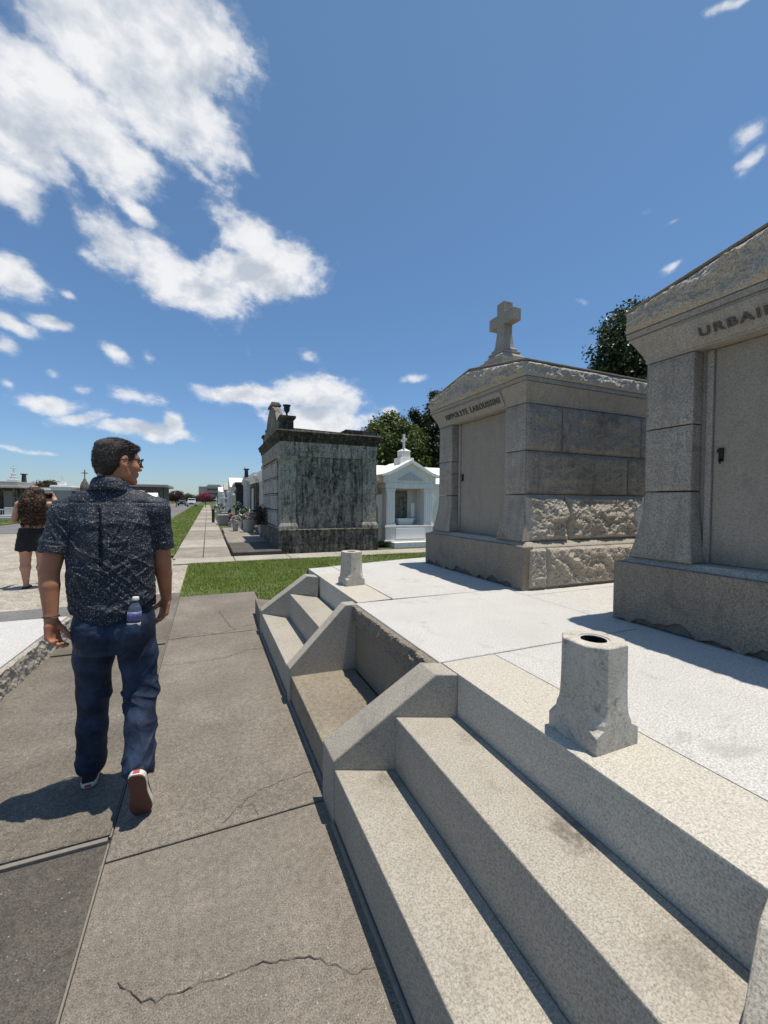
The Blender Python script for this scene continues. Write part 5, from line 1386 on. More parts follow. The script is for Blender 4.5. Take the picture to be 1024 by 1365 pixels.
hem = .905 + .030 * np.cos((gx + .44) * 13)[:, None, None] * -1 + .03 + .055 * np.clip((gx[:, None, None] + .36) / .12, 0, 1) * (gy[None, :, None] < 2.42) + .006 * np.sin(gx * 31)[:, None, None]
torso = (np.abs(gx + .437) < .23)[:, None, None]
cutm = np.where(torso, hem - gz[None, None, :], -1)
st.d = np.where(gz[None, None, :] < 1.05, np.maximum(st.d, cutm), st.d).astype(np.float32)
# neck opening
st.ell(V3(-.440, 2.46, 1.60), (.066, .066, .06), .008, op='cut')
Vt, Ft = st.mesh(); Vt = taubin(Vt, Ft, 1)
shirt = np_mesh('shirt', Vt - np.array(ORG), Ft, M['shirt'], man)
# turned-down collar
cl_ = MB(); n_ = 40; rings = []
for (r_, dz, tk) in ((.073, 0.010, 0), (.0715, .045, 0), (.069, .062, 0), (.0725, .068, 0), (.0800, .052, 1), (.0875, .020, 1), (.0905, .004, 1), (.086, .004, 1), (.077, .015, 0)):
    ring = []
    for k in range(n_):
        a = 2 * math.pi * k / n_; bk = .5 - .5 * math.sin(a)   # 1 at the back of the neck
        rr = r_ + .0015 * math.sin(a * 5 + dz * 60)
        ring.append((-.446 + rr * 1.05 * math.cos(a) - ORG[0], 2.432 + rr * .98 * math.sin(a) - ORG[1], 1.527 + dz * (.75 + .3 * bk) + .014 * bk - .02 * (1 - bk) + .006 * math.cos(a) * -1))
    rings.append(ring)
cl_.loft(rings, 0, True, False, False); cl_.build('collar', M['shirt'], shirt)

# jeans
jn = Field((-.72, 2.02, .03), (-.16, 2.78, 1.02), .0040)
jn.loft([.74, .80, .86, .92, .98], [-.437, -.435, -.433, -.432, -.432], [2.415, 2.412, 2.415, 2.42, 2.42], [.145, .162, .168, .170, .166], [.105, .128, .130, .125, .118], .03, 2.4)
for a, b, c, rr in ((hipL, knL, anL, (.092, .086, .074, .068, .071)), (hipR, knR, anR, (.092, .086, .075, .066, .070))):
    m = a * .5 + b * .5; m2 = b * .5 + c * .5
    jn.chain([a - V3(0, 0, .03), m, b, m2, c], rr, .03)
for sx in (-1, 1): jn.ell(V3(-.435 + sx * .080, 2.345, .86), (.080, .060, .090), .03)
dl = anL - knL; dl /= np.linalg.norm(dl); drr = anR - knR; drr /= np.linalg.norm(drr)
sl, X, Y, Z = jn.sub(anL - .13, anL + .13, 0); jn.d[sl] = np.maximum(jn.d[sl], (X - anL[0]) * dl[0] + (Y - anL[1]) * dl[1] + (Z - anL[2]) * dl[2] - .042)
sl, X, Y, Z = jn.sub(anR - .13, anR + .13, 0); jn.d[sl] = np.maximum(jn.d[sl], (X - anR[0]) * drr[0] + (Y - anR[1]) * drr[1] + (Z - anR[2]) * drr[2] - .038)
def jean_fold(x, y, z):
    R_ = np.clip((x + .437) / .03, 0, 1); f = 0
    def crease(a, b, c, p=3.0): return np.clip(1 - np.abs(pn(a, b, c)) * 1.9, 0, 1)**p
    kz = np.exp(-((z - .50) / .10)**2); wob = .01 * pn(x * 8, y * 8, z * 8)
    f = f + R_ * kz * .011 * crease(x * 3 + 3, y * 2, (z + wob) * 15 + x * 8)
    f = f + R_ * np.exp(-((z - .70) / .13)**2) * .006 * crease(x * 5 + 3, y * 2, z * 9 - x * 11)
    f = f + R_ * np.exp(-((z - .30) / .10)**2) * .008 * crease(x * 6 + 1, y * 4, (z + wob) * 11 - x * 10)
    f = f + (1 - R_) * np.exp(-((z - .46) / .15)**2) * .006 * crease(x * 5 + 9, y * 3, (z + wob) * 10 + x * 6)
    f = f + np.exp(-((z - .16) / .08)**2) * .006 * crease(x * 5, y * 5, (z + wob) * 13 + x * 5)
    f = f + np.clip((.80 - z) / .1, 0, 1) * .004 * crease(x * 9, y * 6, z * 4 + x * 9)
    f = f + .0025 * pn(x * 12, y * 12, z * 12) - .003
    # seat seam and side seams
    bk = np.clip((2.40 - y) / .04, 0, 1) * np.clip((z - .74) / .03, 0, 1)
    f = f - bk * .006 * np.exp(-((x + .437) / .008)**2)
    return f
jn.displace(jean_fold, .03)
Vj, Fj = jn.mesh(); Vj = taubin(Vj, Fj, 1)
jeans = np_mesh('jeans', Vj - np.array(ORG), Fj, M['denim'], man)
def patch(fld, u0, u1, v0, v1, shape, off, nx=22, nz=18, bul=0.0):
    mb = MB(); g = {}
    for i in range(nx + 1):
        for k in range(nz + 1):
            x = u0 + (u1 - u0) * i / nx; z = v0 + (v1 - v0) * k / nz; z = shape(i / nx, z)
            y = fld.surface_y(x, z, 2.02, 2.5)
            of_ = off + (bul * math.exp(-((x + .335) / .040)**4) * min(1, max(0, (z - v0) / .05)) if bul else 0); g[i, k] = (x - ORG[0], (y if y is not None else 2.3) - of_ - ORG[1], z)
    idx = {q: n for n, q in enumerate(g)}
    mb.add(list(g.values()), [(idx[i, k], idx[i + 1, k], idx[i + 1, k + 1], idx[i, k + 1]) for i in range(nx) for k in range(nz)], 0, True)
    return mb
for u0, u1 in ((-.575, -.455), (-.412, -.300)):
    mb = patch(jn, u0, u1, .785, .905, lambda t, z: z - (.022 * (1 - abs(2 * t - 1)) if z < .82 else 0), .0045, bul=.046 if u0 > -.43 else 0)
    pk = mb.build('back_pocket', M['denim'], jeans)
def hem_ring(c, d, r):
    d = d / np.linalg.norm(d); a = np.cross(d, (0, 1, 0.01)); a /= np.linalg.norm(a); b = np.cross(d, a)
    mb = MB(); mb.tube([tuple(c + a * r * math.cos(q * .2618) + b * r * math.sin(q * .2618) - np.array(ORG)) for q in range(25)], .0035, 6)
    return mb

# shoes
def shoe(base, yaw_, pitch_, name='shoe'):
    """canvas shoe; local x forward from the heel, z up from the ground, pivoted at the toe"""
    L = .285
    cyaw, syaw = math.cos(yaw_), math.sin(yaw_)
    cp, sp = math.cos(pitch_), math.sin(pitch_)
    tx = L - .03
    def T(x, y, z):
        xx, zz = x - tx, z                                   # heel lifts about the ball of the foot
        x2 = xx * cp + zz * sp; z2 = -xx * sp + zz * cp
        wx = base[0] + x2 * syaw + y * cyaw; wy = base[1] + x2 * cyaw - y * syaw
        return (wx - ORG[0], wy - ORG[1], z2 + base[2])
    def half(t):
        return np.interp(t, [0, .02, .08, .2, .4, .55, .7, .82, .92, .97, 1], [.012, .024, .034, .037, .035, .040, .047, .047, .037, .025, .008])
    ts_ = np.concatenate([np.linspace(0, .1, 7), np.linspace(.14, .86, 16), np.linspace(.9, 1, 8)])
    def outline(sc, z, bend=0):
        r = [(t * L, half(t) * sc + .0, z) for t in ts_] + [(t * L, -half(t) * sc, z) for t in ts_[::-1]]
        return [T(.5 * L + (x - .5 * L) * (1 + (sc - 1) * .5), y, zz) for x, y, zz in r]
    mb = MB(); mb.loft([outline(.97, 0), outline(1.0, .003), outline(1.0, .006)], 0, False); 
    so_ = MB(); so_.loft([outline(1.0, .0062), outline(1.02, .010), outline(1.02, .026), outline(.99, .030)], 0, True, False, True)
    up_ = MB(); rings = []
    for t in np.linspace(.02, .985, 22):
        h_ = np.interp(t, [0, .03, .1, .25, .36, .5, .7, .85, .95, 1], [.066, .078, .082, .078, .085, .074, .055, .047, .036, .022]); wd = half(t) * .97
        ring = []
        for k in range(16):
            a = math.pi * k / 15; c, s = math.cos(a), math.sin(a)
            nar = np.interp(t, [0, .3, .6, 1], [.78, .8, .95, 1])
            ring.append(T(t * L, math.copysign(abs(c)**.7, c) * wd * (1 - (1 - nar) * s), .028 + (h_ - .028) * abs(s)**.8))
        rings.append(ring)
    up_.loft(rings, 0, True, True, True)
    u_ = up_.build(name, M['shoe_black'], man)
    so_.build('foxing', M['rubber_white'], u_); mb.build('outsole', M['gum'], u_)
    tab = MB(); tab.add([T(-.0045, -.014, .012), T(-.0045, .014, .012), T(-.0045, .013, .026), T(-.0045, -.013, .026)], [(0, 1, 2, 3)]); tab.build('heel_label', M['label_red'], u_)
    return u_
shoe((-.590, 2.505 + .255, .001), R(-4), 0.0)
shoe((-.292, 2.196, .018), R(6), R(68))

# thin bracelet on the left wrist
bm_ = MB(); ax_d = wr_l - el_l; ax_d /= np.linalg.norm(ax_d); a_ = np.cross(ax_d, (0, 1, 0)); a_ /= np.linalg.norm(a_); b_ = np.cross(ax_d, a_); cc = wr_l - ax_d * .012
bm_.tube([tuple(cc + (a_ * math.cos(q * .2618) * 1.06 + b_ * math.sin(q * .2618)) * .031 - np.array(ORG)) for q in range(25)], .0028, 6)
bm_.build('bracelet', plain('dark_leather_band', (.05, .02, .015), .6, .3, 60), man)

# water bottle in the back pocket
yb = jn.surface_y(-.335, .90, 2.02, 2.5) or 2.3
btl = thing('water_bottle', 'small clear water bottle with a white cap and purple label, in the jeans back pocket', 'bottle', (-.332, yb - .014, .878), 0)
btl.rotation_euler = (R(-3), R(4), 0); btl.scale = (.96, .96, .96)
tb = NT('clear_bottle_water'); tb.b.inputs['Transmission Weight'].default_value = .75; tb.b.inputs['IOR'].default_value = 1.2; M['bottle'] = tb.done((.25, .34, .46), .08, None, .6)
mb = MB(); mb.lathe([(.028, 0), (.031, .006), (.031, .014), (.0295, .018), (.031, .022), (.031, .085), (.029, .098), (.022, .115), (.0135, .127), (.0125, .138)], (0, 0, 0), 28); bb = mb.build('bottle_body', M['bottle'], btl)
mb = MB(); mb.lathe([(.0316, .040), (.0316, .084)], (0, 0, 0), 28)
mb.build('bottle_label', plain('shaded_purple_label', (.15, .16, .30), .5, .1, 50), bb, fixn=False)  # purple label, its colour darkened for the shade it sits in
mb = MB()
for q, (z0, z1) in enumerate(((.046, .056), (.058, .068), (.070, .076))):
    for k in range(7):
        a0 = -2.5 + k * .29 + .1 * q; a1 = a0 + .20
        pts = [(math.cos(a0), math.sin(a0)), (math.cos((a0 + a1) / 2), math.sin((a0 + a1) / 2)), (math.cos(a1), math.sin(a1))]
        r_ = .0323
        mb.add([(x * r_, y * r_, z0 + .002 * (k % 2)) for x, y in pts] + [(x * r_, y * r_, z1) for x, y in pts], [(0, 1, 4, 3), (1, 2, 5, 4)])
mb.build('purple_print', plain('purple_ink', (.10, .06, .30), .5, .1, 50), bb, fixn=False)
mb = MB(); mb.lathe([(.0150, .1385), (.0155, .141), (.0155, .154), (.0135, .156)], (0, 0, 0), 24); mb.build('cap', M['rubber_white'], btl)
mb = MB(); mb.lathe([(.0318, .010), (.0322, .012), (.0322, .026), (.0318, .028)], (0, 0, 0), 28); mb.build('base_band', M['rubber_white'], btl)

# ------------------------------------------------------------------ the woman on the road
WX, WY = -2.72, 8.78
wom = thing('person', 'woman with long curly dark hair and black shorts, seen from behind on the pale road', 'person', (WX, WY, -.026)); wom.scale = (1.15, 1.10, 1.02)
wo = (WX, WY, 0)
def w3(x, y, z): return V3(WX + x, WY + y, z)
wb = Field((WX - .5, WY - .4, -.01), (WX + .5, WY + .6, 1.72), .0085)
wb.loft([.62, .74, .86, .95, 1.03, 1.12, 1.22, 1.34, 1.42, 1.46], [WX] * 10, [WY] * 10, [.165, .178, .18, .165, .15, .145, .155, .175, .155, .08], [.12, .13, .13, .115, .10, .098, .105, .105, .085, .06], .03)
for s in (-1, 1):
    x = s * .092 - .012
    wb.chain([w3(x, 0, .72), w3(x + s * .008, 0, .46), w3(x + s * .006, -.015, .34), w3(x + s * .004, .0, .09)], [.092, .060, .062, .036], .03)
    wb.cone(w3(x + s * .004, -.02, .045), w3(x + s * .03, .16, .025), .034, .026, .02, flat=.8, side=(0, 0, 1))
wb.cone(w3(0, .01, 1.42), w3(0, .03, 1.53), .052, .05, .03); wb.ell(w3(0, .045, 1.60), (.075, .09, .11), .02)
wb.chain([w3(-.18, 0, 1.40), w3(-.25, .05, 1.13), w3(-.20, .25, 1.28)], [.050, .043, .034], .02); wb.chain([w3(.18, 0, 1.40), w3(.275, .12, 1.27), w3(.17, .27, 1.50)], [.050, .043, .032], .02)
for s, e_, w_ in ((-1, w3(-.25, .05, 1.13), w3(-.20, .25, 1.28)), (1, w3(.275, .12, 1.27), w3(.17, .27, 1.50))):
    d_ = w_ - e_; hand(wb, w_, d_, (0, 0, 1), (-s, 0, 0), .92, (20, 40, 30))
Vw, Fw = wb.mesh(); np_mesh('body', taubin(Vw, Fw, 2) - np.array(wo), Fw, M['skin_w'], wom)
hh = Field((WX - .34, WY - .32, .95), (WX + .34, WY + .24, 1.74), .0075)
hh.ell(w3(0, .02, 1.60), (.095, .11, .085), .03); hh.ell(w3(-.045, -.05, 1.40), (.10, .10, .20), .05); hh.ell(w3(.045, -.05, 1.40), (.10, .10, .20), .05); hh.ell(w3(0, -.075, 1.20), (.135, .08, .15), .05)
hh.ell(w3(0, .15, 1.58), (.08, .10, .12), .02, op='cut')
hh.displace(lambda x, y, z: .016 * ridged(x * 13, y * 13, z * 9, 2) * .7 + .012 * pn(x * 34, y * 34, z * 26), .05)
tw = NT('curly_brown_hair')
wc = tw.ramp(tw.noise(48, 3, .7, 1.2, tw.mapping((1, 1, .7))), [(.38, (.010, .006, .004)), (.53, (.055, .026, .014)), (.65, (.27, .135, .07))])
M['curls'] = tw.done(wc, .5, tw.bump(tw.noise(60, 4, .7, 1.0), 1.0, .02), .4)
wh = fig_obj('hair', hh, M['curls'], wom, wo)
rs = np.random.default_rng(9); Vq, Fq = hh.mesh(); mb = MB()
for k in rs.choice(len(Vq), 420):
    p = Vq[k]; 
    if p[1] > WY + .06: continue
    r0 = rs.uniform(.008, .014); ph = rs.uniform(0, 6.28); L = rs.uniform(.06, .12); o_ = p - w3(0, 0, p[2]); o_[2] = 0; o_ /= max(np.linalg.norm(o_), .01)
    mb.tube([tuple(p + o_ * (.004 + .012 * q / 9) + np.array([r0 * math.cos(ph + q * 1.1), r0 * math.sin(ph + q * 1.1), -L * q / 9]) - np.array(wo)) for q in range(10)], .0042, 5)
mb.build('hair_curls', M['curls'], wh, fixn=False)
sh = Field((WX - .34, WY - .3, .55), (WX + .34, WY + .3, 1.06), .0085)
sh.loft([.60, .70, .80, .90, 1.0], [WX - .008] * 5, [WY] * 5, [.19, .195, .195, .185, .165], [.135, .138, .142, .136, .12], .02)
for s in (-1, 1): sh.cone(w3(s * .095 - .012, 0, .76), w3(s * .105 - .012, 0, .665), .102, .112, .02)
gx, gy, gz = sh.grid(); sh.d = np.maximum(sh.d, (.628 + .008 * np.sin(gx * 60))[:, None, None] - gz[None, None, :]).astype(np.float32)
sh.displace(lambda x, y, z: .006 * ridged(x * 8, y * 8, z * 12, 2), .03)
fig_obj('shorts', sh, plain('black_cotton', (.010, .010, .011), .85, .3, 60), wom, wo)
tp = Field((WX - .34, WY - .3, 1.0), (WX + .34, WY + .3, 1.48), .0085)
tp.loft([1.055, 1.12, 1.22, 1.34, 1.42, 1.45], [WX] * 6, [WY] * 6, [.156, .156, .165, .182, .16, .09], [.108, .108, .115, .115, .095, .07], .02)
fig_obj('top', tp, plain('dark_green_top', (.03, .035, .022), .85, .4, 40), wom, wo)
for s in (-1, 1):
    mb = MB(); mb.loft([[(s * .096 - .012 + s * .02 * (y_ + .06) / .22 + w_ * math.cos(a), y_ + .0 , z_) for a, w_, y_ in [(0, .035, -.06), (0, .045, .08), (0, .04, .17), (math.pi, .04, .17), (math.pi, .042, .08), (math.pi, .033, -.06)]] for z_ in (.003, .018)])
    mb.tube([(s * .1 - .04, .06, .015), (s * .115 - .012, .11, .065), (s * .12 + .03, .06, .015)], .008, 6); mb.build('sandal', M['shoe_black'], wom)
mb = MB(); mb.box(.04, .19, .325, .345, 1.50, 1.585)
ph_ = thing('phone', 'dark phone held up by the woman with curly hair', 'phone', (WX, WY, 0)); mb.build('case', M['black_plastic'], ph_, bevel=.006)

# ------------------------------------------------------------------ trees
M['bark'] = plain('grey_brown_bark', (.09, .07, .052), .95, .45, 12)
def leaf_mat(name, a, b, c, gloss=.5):
    t = NT(name)
    oi = t.node('ShaderNodeNewGeometry')
    f = oi.outputs['Random Per Island']
    col = t.ramp(f, [(.0, a), (.55, b), (1.0, c)])
    col = t.mix(t.ramp(t.noise(.9, 3), [(.4, 0), (.65, .6)]), col, a)
    m = t.done(col, gloss, None, .4)
    tr = t.node('ShaderNodeBsdfTranslucent'); t.conn(col, tr.inputs['Color'])
    mx = t.node('ShaderNodeMixShader'); mx.inputs[0].default_value = .22
    t.conn(t.b.outputs[0], mx.inputs[1]); t.conn(tr.outputs[0], mx.inputs[2]); t.conn(mx.outputs[0], t.out.inputs['Surface'])
    return m
def crown_mesh(lobes, n, size, seed, up=.35):
    """leaf blades in tufts through the lobes; lobes = (x, y, z, rx, ry, rz)"""
    rs = np.random.default_rng(seed); lob = np.array(lobes, float)
    wgt = lob[:, 3] * lob[:, 4] * lob[:, 5]; wgt = wgt**.75; wgt /= wgt.sum()
    nt = n // 9; li = rs.choice(len(lob), nt, p=wgt)
    v = rs.normal(size=(nt, 3)); v /= np.linalg.norm(v, axis=1)[:, None]
    r = rs.random(nt)**(1 / 2.2)
    r = r * (1 + .22 * pn(v[:, 0] * 2.4 + li, v[:, 1] * 2.4, v[:, 2] * 2.4) + .15 * pn(v[:, 0] * 6 + li, v[:, 1] * 6, v[:, 2] * 6))
    c = lob[li, :3] + v * lob[li, 3:] * r[:, None]
    gap = fbm(c[:, 0] * .75 + seed, c[:, 1] * .75, c[:, 2] * .75, 2)
    keep = gap > -.42; c = c[keep]; v = v[keep]
    q = np.repeat(c, 9, axis=0) + rs.normal(0, size * 1.15, (len(c) * 9, 3)); vv = np.repeat(v, 9, axis=0)
    m = len(q)
    nrm = rs.normal(size=(m, 3)) + vv * .9 + np.array([0, 0, up]); nrm /= np.linalg.norm(nrm, axis=1)[:, None]
    a = np.cross(nrm, rs.normal(size=(m, 3))); a /= np.linalg.norm(a, axis=1)[:, None]; b = np.cross(nrm, a)
    s = size * rs.uniform(.6, 1.3, (m, 1)); w_ = s * rs.uniform(.4, .62, (m, 1))
    V = np.stack([q - a * s, q + b * w_ - nrm * s * .12, q + a * s, q - b * w_ - nrm * s * .12], 1).reshape(-1, 3)
    return V, np.arange(len(V)).reshape(-1, 4)
def tree(name, label, x, y, lobes, trunk_h, trunk_r, lm, n, size, seed, group=None, cat='tree'):
    root = thing(name, label, cat, (x, y, -.05), 0, group)
    V, F = crown_mesh(lobes, n, size, seed); np_mesh('crown', V, F, lm, root, False)
    mb = MB(); rs = random.Random(seed)
    mb.tube([(0, 0, 0), (.05, .02, trunk_h * .4), (-.04, .05, trunk_h * .8), (0, 0, trunk_h)], [trunk_r * 1.35, trunk_r, trunk_r * .85, trunk_r * .7], 10)
    for (lx, ly, lz, rx, ry, rz) in lobes:
        p0 = Vector((0, 0, trunk_h * rs.uniform(.75, .98))); p1 = Vector((lx, ly, lz + rz * .3))
        md_ = p0.lerp(p1, .5) + Vector((rs.uniform(-.3, .3), rs.uniform(-.3, .3), rs.uniform(0, .4)))
        mb.tube([p0, md_, p1], [trunk_r * .55, trunk_r * .32, trunk_r * .1], 7)
    mb.build('trunk', M['bark'], root, fixn=False)
    return root
L_oak = leaf_mat('sunny_oak_leaves', (.05, .075, .016), (.115, .155, .03), (.20, .23, .055))
L_dark = leaf_mat('dark_evergreen_leaves', (.016, .028, .011), (.038, .058, .02), (.08, .10, .035), .4)
L_mag = leaf_mat('glossy_magnolia_leaves', (.02, .038, .013), (.05, .078, .024), (.12, .14, .06), .35)
L_pink = leaf_mat('pink_blossom', (.32, .03, .09), (.45, .06, .15), (.10, .06, .04), .7)
L_plum = leaf_mat('dark_red_leaves', (.05, .018, .016), (.10, .03, .025), (.07, .05, .03), .7)
L_far = leaf_mat('far_green_leaves', (.03, .045, .02), (.05, .07, .03), (.08, .09, .05), .8)
tree('oak_tree', 'light green rounded oak crown rising behind the white chapel tomb', 14.4, 32, [(0, 0, 6.3, 2.7, 2.6, 2.3), (-1.6, -.3, 5.2, 1.9, 1.9, 1.7), (.1, 0, 7.9, 1.5, 1.5, 1.15), (1.8, .3, 6.6, 1.7, 1.8, 1.6), (1.7, -.4, 4.4, 1.7, 1.7, 1.6), (-.4, -.8, 3.6, 2.1, 1.6, 1.4), (-1.0, 0, 7.2, 1.2, 1.2, 1.0)], 3.4, .28, L_oak, 48000, .135, 31)
tree('evergreen_tree', 'tall dark evergreen crown between the oak and the grey cross tomb', 19.6, 33, [(0, 0, 6.6, 2.8, 2.6, 2.9), (-1.6, 0, 8.7, .9, .9, .7), (-2.5, .2, 9.4, .65, .6, .36), (.4, 0, 10.0, 1.5, 1.5, 1.3), (-.9, -.4, 4.3, 2.3, 2.0, 1.8), (1.8, 0, 8.4, 1.7, 1.6, 1.7), (-2.0, -.2, 6.2, 1.3, 1.3, 1.4), (1.5, 0, 4.4, 2.0, 2.0, 1.8), (-.2, 0, 11.2, .7, .7, .6)], 4.0, .30, L_dark, 54000, .14, 47)
tree('magnolia_tree', 'tall dark glossy magnolia crown between the roofs of the two grey tombs', 22.15, 16, [(0, 0, 8.2, 2.4, 2.3, 2.6), (-.5, 0, 11.2, 1.5, 1.5, 1.4), (.2, 0, 12.5, .75, .7, .6), (-1.5, 0, 9.6, 1.25, 1.2, 1.5), (-2.2, .2, 8.6, .8, .8, .6), (1.0, 0, 10.9, 1.1, 1.3, 1.5), (1.3, .4, 8.4, 1.6, 1.6, 1.5), (.2, -.6, 5.6, 2.8, 2.4, 2.4), (2.2, 0, 9.6, 1.1, 1.1, 1.2), (3.4, 0, 12.4, .45, .45, .35), (3.8, 0, 10.6, 1.2, 1.2, 1.3)], 4.2, .26, L_mag, 54000, .115, 53)
tree('crape_myrtle', 'small crape myrtle with deep pink blossom at the end of the green verge', -.45, 92, [(0, 0, 2.2, 1.1, 1.1, .75), (-.4, 0, 2.6, .7, .7, .5), (.5, 0, 2.3, .7, .7, .6)], 1.6, .09, L_pink, 3600, .11, 61)
tree('plum_tree', 'small dark red leaved tree beyond the road, left of the parked vehicles', -6.0, 95, [(0, 0, 2.3, 1.4, 1.4, 1.0), (-.6, 0, 1.9, .9, .9, .8), (.5, 0, 2.8, .8, .8, .6)], 1.5, .10, L_plum, 4200, .12, 63)
for k, (xx, rr, hh) in enumerate(((-13.5, 3.0, 4.4), (-10.4, 2.6, 5.2), (-7.4, 2.8, 4.6), (-4.6, 2.4, 4.2), (-2.4, 1.8, 3.8), (1.2, 2.2, 4.0), (5.2, 2.8, 4.6), (-18.2, 3.4, 5.0), (-23.5, 3.6, 4.4))):
    tree('distant_tree', 'low green tree in the far belt of foliage at the end of the road', xx, 255 + 3 * (k % 3), [(0, 0, hh * .6, rr, rr, hh * .42), (rr * .4, 0, hh * .45, rr * .8, rr, hh * .36), (-rr * .5, 0, hh * .5, rr * .7, rr, hh * .35)], hh * .4, .18, L_far, 1500, .30, 70 + k, 'far belt of trees at the end of the road')
tree('garden_tree', 'low brown green tree spreading over the tombs left of the blue grey tomb', -13.2, 44, [(0, 0, 2.55, 1.15, .8, .42), (.7, 0, 2.8, .7, .6, .35), (-.8, 0, 2.45, .7, .6, .3)], 1.8, .10, leaf_mat('brown_green_leaves', (.03, .03, .012), (.07, .06, .025), (.10, .075, .03), .7), 3600, .08, 81)

# ------------------------------------------------------------------ buildings far away
def mausoleum():
    root = thing('mausoleum', 'long low mausoleum with a pale overhanging flat roof over a dark open front', 'mausoleum', (-19.6, 40.0, 0))
    mb = MB(); mb.box(0, 6.1, 1.2, 5, -.05, 2.30); mb.build('wall', M['old_black'], root)
    mb = MB(); mb.box(-.2, 6.5, -.3, 5.2, 2.30, 2.46); mb.build('eave', M['grey_marble'], root, bevel=.02); mb = MB(); mb.box(0, 6.2, 0, 5, 2.461, 2.80); mb.build('roof', M['grey_tomb'], root, bevel=.02)
    for k in range(6):
        mb = MB(); mb.box(.1 + k * 1.15, .3 + k * 1.15, .1, .3, -.05, 2.299); mb.build('column', M['old_black'], root, bevel=.01)
    for k in range(5):
        mb = MB(); mb.box(.35 + k * 1.15, 1.2 + k * 1.15, 1.15, 1.198, .3, 2.1); mb.build('tablet', M['grey_tomb'], root, bevel=.01)
    mb = MB()
    mb.box(-.1, 6.2, -.55, -.45, .62, .70); mb.box(-.1, 6.2, -.55, -.45, .12, .18)
    for k in range(42): mb.box(-.1 + k * .15, -.06 + k * .15, -.52, -.48, .181, .619)
    mb.build('railing', M['white'], root)
mausoleum()
for (x0, x1, y0, y1, h, lab) in ((-16.6, -14.0, 36.6, 38.2, .42, 'low white marble grave in front of the dark mausoleum'), (-13.7, -12.4, 36.8, 38.2, .30, 'small grey marble grave right of the white one, before the mausoleum')):
    mb = MB(); mb.box(x0, x1, y0, y1, -.05, h * .5); mb.box(x0 + .15, x1 - .15, y0 + .15, y1 - .15, h * .5, h); mb.box(x0 + .3, x0 + .8, y1 - .5, y1 - .3, h, h + .55)
    tag(mb.build('marble_grave', M['white'] if 'white' in lab[:9] else M['grey_marble'], None, .015), lab, 'grave')
fb = thing('flat_roofed_building', 'brown walled building with a wide flat roof behind the walking man', 'building', (-10.2, 60, 0))
mb = MB(); mb.box(0, 4.9, 0, 9, -.05, 3.1); mb.build('wall', M['brownstone'], fb); mb = MB(); mb.box(-.4, 5.5, -.5, 9.5, 3.1, 3.42); mb.build('roof', M['grey_tomb'], fb, bevel=.02)
for k in range(3):
    mb = MB(); mb.box(.5 + k * 1.5, 1.4 + k * 1.5, -.03, .02, .2, 2.6); mb.build('panel', M['old_black'], fb, bevel=.01)
mb = MB(); mb.box(4.7, 4.98, .2, .5, -.05, 3.099); mb.build('corner_post', plain('dark_red_brown', (.07, .035, .028), .8, .3), fb)
ob = thing('office_building', 'distant pale grey office block with flat roofs at the end of the road', 'building', (-6.0, 330, 0))
mb = MB(); mb.box(0, 5.2, 0, 14, -.05, 11.4); mb.build('wing', M['grey_tomb'], ob); mb = MB(); mb.box(5.21, 15.5, -1, 14, -.05, 11.9); mb.build('main_wall', M['walk_light'], ob, bevel=.02)
mb = MB(); mb.box(6, 15, 0, 10, 11.9, 12.9); mb.build('plant_room', M['grey_tomb'], ob)
for r_ in range(3):
    mb = MB(); mb.box(5.8, 15, -1.06, -.99, 2.6 + r_ * 3, 4.0 + r_ * 3); mb.build('window_band', plain('dark_window_glass', (.06, .07, .08), .15, .2), ob)

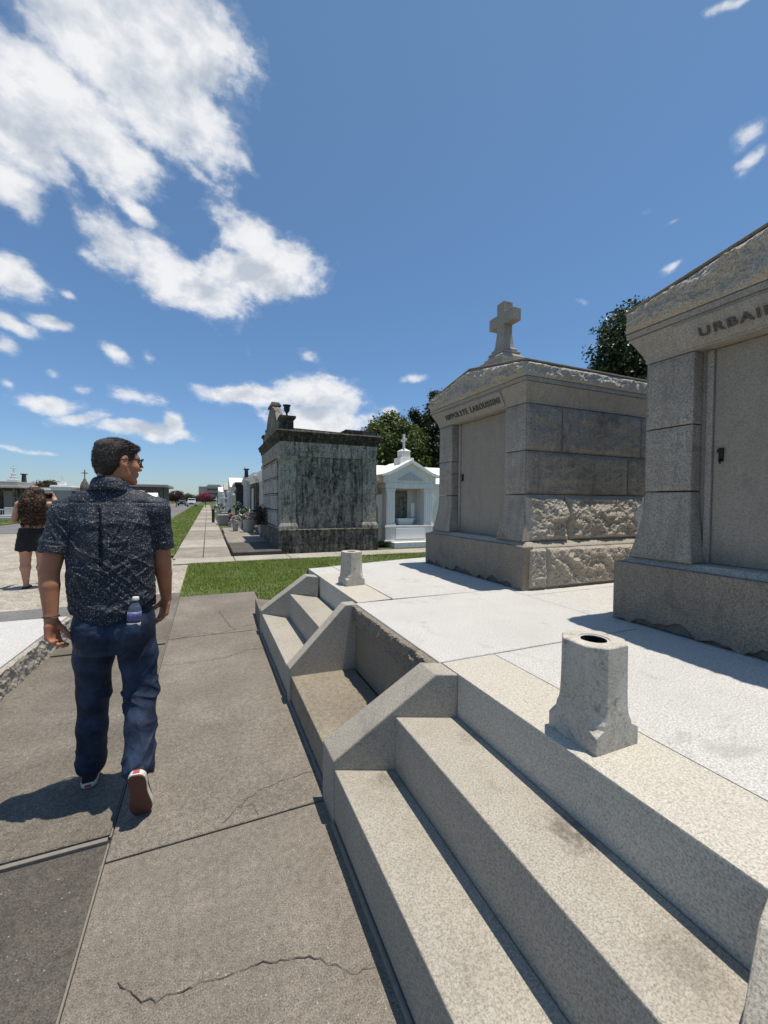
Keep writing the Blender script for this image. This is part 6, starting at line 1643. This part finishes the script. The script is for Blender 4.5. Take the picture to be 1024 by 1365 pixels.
# ------------------------------------------------------------------ vehicles on the far road
def vehicle(label, x, y, paint, pickup):
    root = thing('pickup_truck' if pickup else 'parked_car', label, 'truck' if pickup else 'car', (x, y, -.022))
    W, L, Hh = (1.9, 5.2, 1.85) if pickup else (1.78, 4.5, 1.5)
    w2 = W / 2
    mb = MB()
    mb.loft([[(-w2 * .97, 0, .34), (w2 * .97, 0, .34), (w2 * .97, L, .34), (-w2 * .97, L, .34)], [(-w2, -.04, .55), (w2, -.04, .55), (w2, L + .04, .55), (-w2, L + .04, .55)], [(-w2 * .98, 0, .95), (w2 * .98, 0, .95), (w2 * .98, L, .95), (-w2 * .98, L, .95)], [(-w2 * .93, .08, 1.02), (w2 * .93, .08, 1.02), (w2 * .93, L - .05, 1.0), (-w2 * .93, L - .05, 1.0)]])
    body_ = mb.build('body', paint, root, bevel=.03)
    a, b = (1.45, 3.4) if pickup else (1.1, 3.9)
    mb = MB(); mb.loft([[(-w2 * .92, a, 1.0), (w2 * .92, a, 1.0), (w2 * .92, b, 1.0), (-w2 * .92, b, 1.0)], [(-w2 * .76, a + .55, Hh), (w2 * .76, a + .55, Hh), (w2 * .76, b - .35, Hh), (-w2 * .76, b - .35, Hh)]]); mb.build('cabin', paint, root, bevel=.05)
    mb = MB(); mb.add([(-w2 * .80, a + .07, 1.09), (w2 * .80, a + .07, 1.09), (w2 * .68, a + .47, Hh - .10), (-w2 * .68, a + .47, Hh - .10)], [(0, 1, 2, 3)]); mb.build('windscreen', M['black_plastic'], root)
    for s in (-1, 1):
        mb = MB(); mb.add([(s * (w2 * .905), a + .35, 1.08), (s * (w2 * .905), b - .12, 1.08), (s * (w2 * .79), b - .4, Hh - .1), (s * (w2 * .79), a + .6, Hh - .1)], [(0, 1, 2, 3)]); mb.build('side_window', M['black_plastic'], root)
        mb = MB(); mb.box(s * .55 - .17, s * .55 + .17, -.065, -.03, .68, .82); mb.build('headlight', M['rubber_white'], root, bevel=.02)
        mb = MB(); mb.box(s * (w2 + .09) - .08, s * (w2 + .09) + .08, a + .25, a + .35, 1.02, 1.16); mb.build('mirror', M['black_plastic'], root, bevel=.02)
        for yy in (.85, L - .95):
            mb = MB(); rings = []
            for xx, r in ((0, .24), (0, .33), (.03, .345), (.19, .345), (.22, .33), (.22, .24)):
                rings.append([(s * (w2 - .20 + xx), yy + r * math.cos(q * .314), .345 + r * math.sin(q * .314)) for q in range(20)])
            mb.loft(rings, 0, True); wh_ = mb.build('wheel', M['shoe_black'], root)
            mb = MB(); mb.loft([[(s * (w2 + .022), yy + r * math.cos(q * .314), .345 + r * math.sin(q * .314)) for q in range(20)] for r in (.22, .05)], 0, False); mb.build('rim', M['grey_marble'], wh_)
    mb = MB(); mb.box(-.42, .42, -.06, -.03, .62, .86); mb.build('grille', M['black_plastic'], root, bevel=.01)
    mb = MB(); mb.box(-w2 * .95, w2 * .95, -.12, -.02, .36, .56); mb.build('bumper', M['grey_tomb'] if pickup else M['black_plastic'], root, bevel=.03)
vehicle('silver pickup truck standing on the far end of the grey road', -3.3, 100, plain('silver_paint', (.42, .43, .44), .3, .08, 3, .5), True)
vehicle('dark car parked just left of the silver pickup on the far road', -5.9, 112, plain('dark_blue_paint', (.03, .035, .045), .25, .1, 3, .3), False)
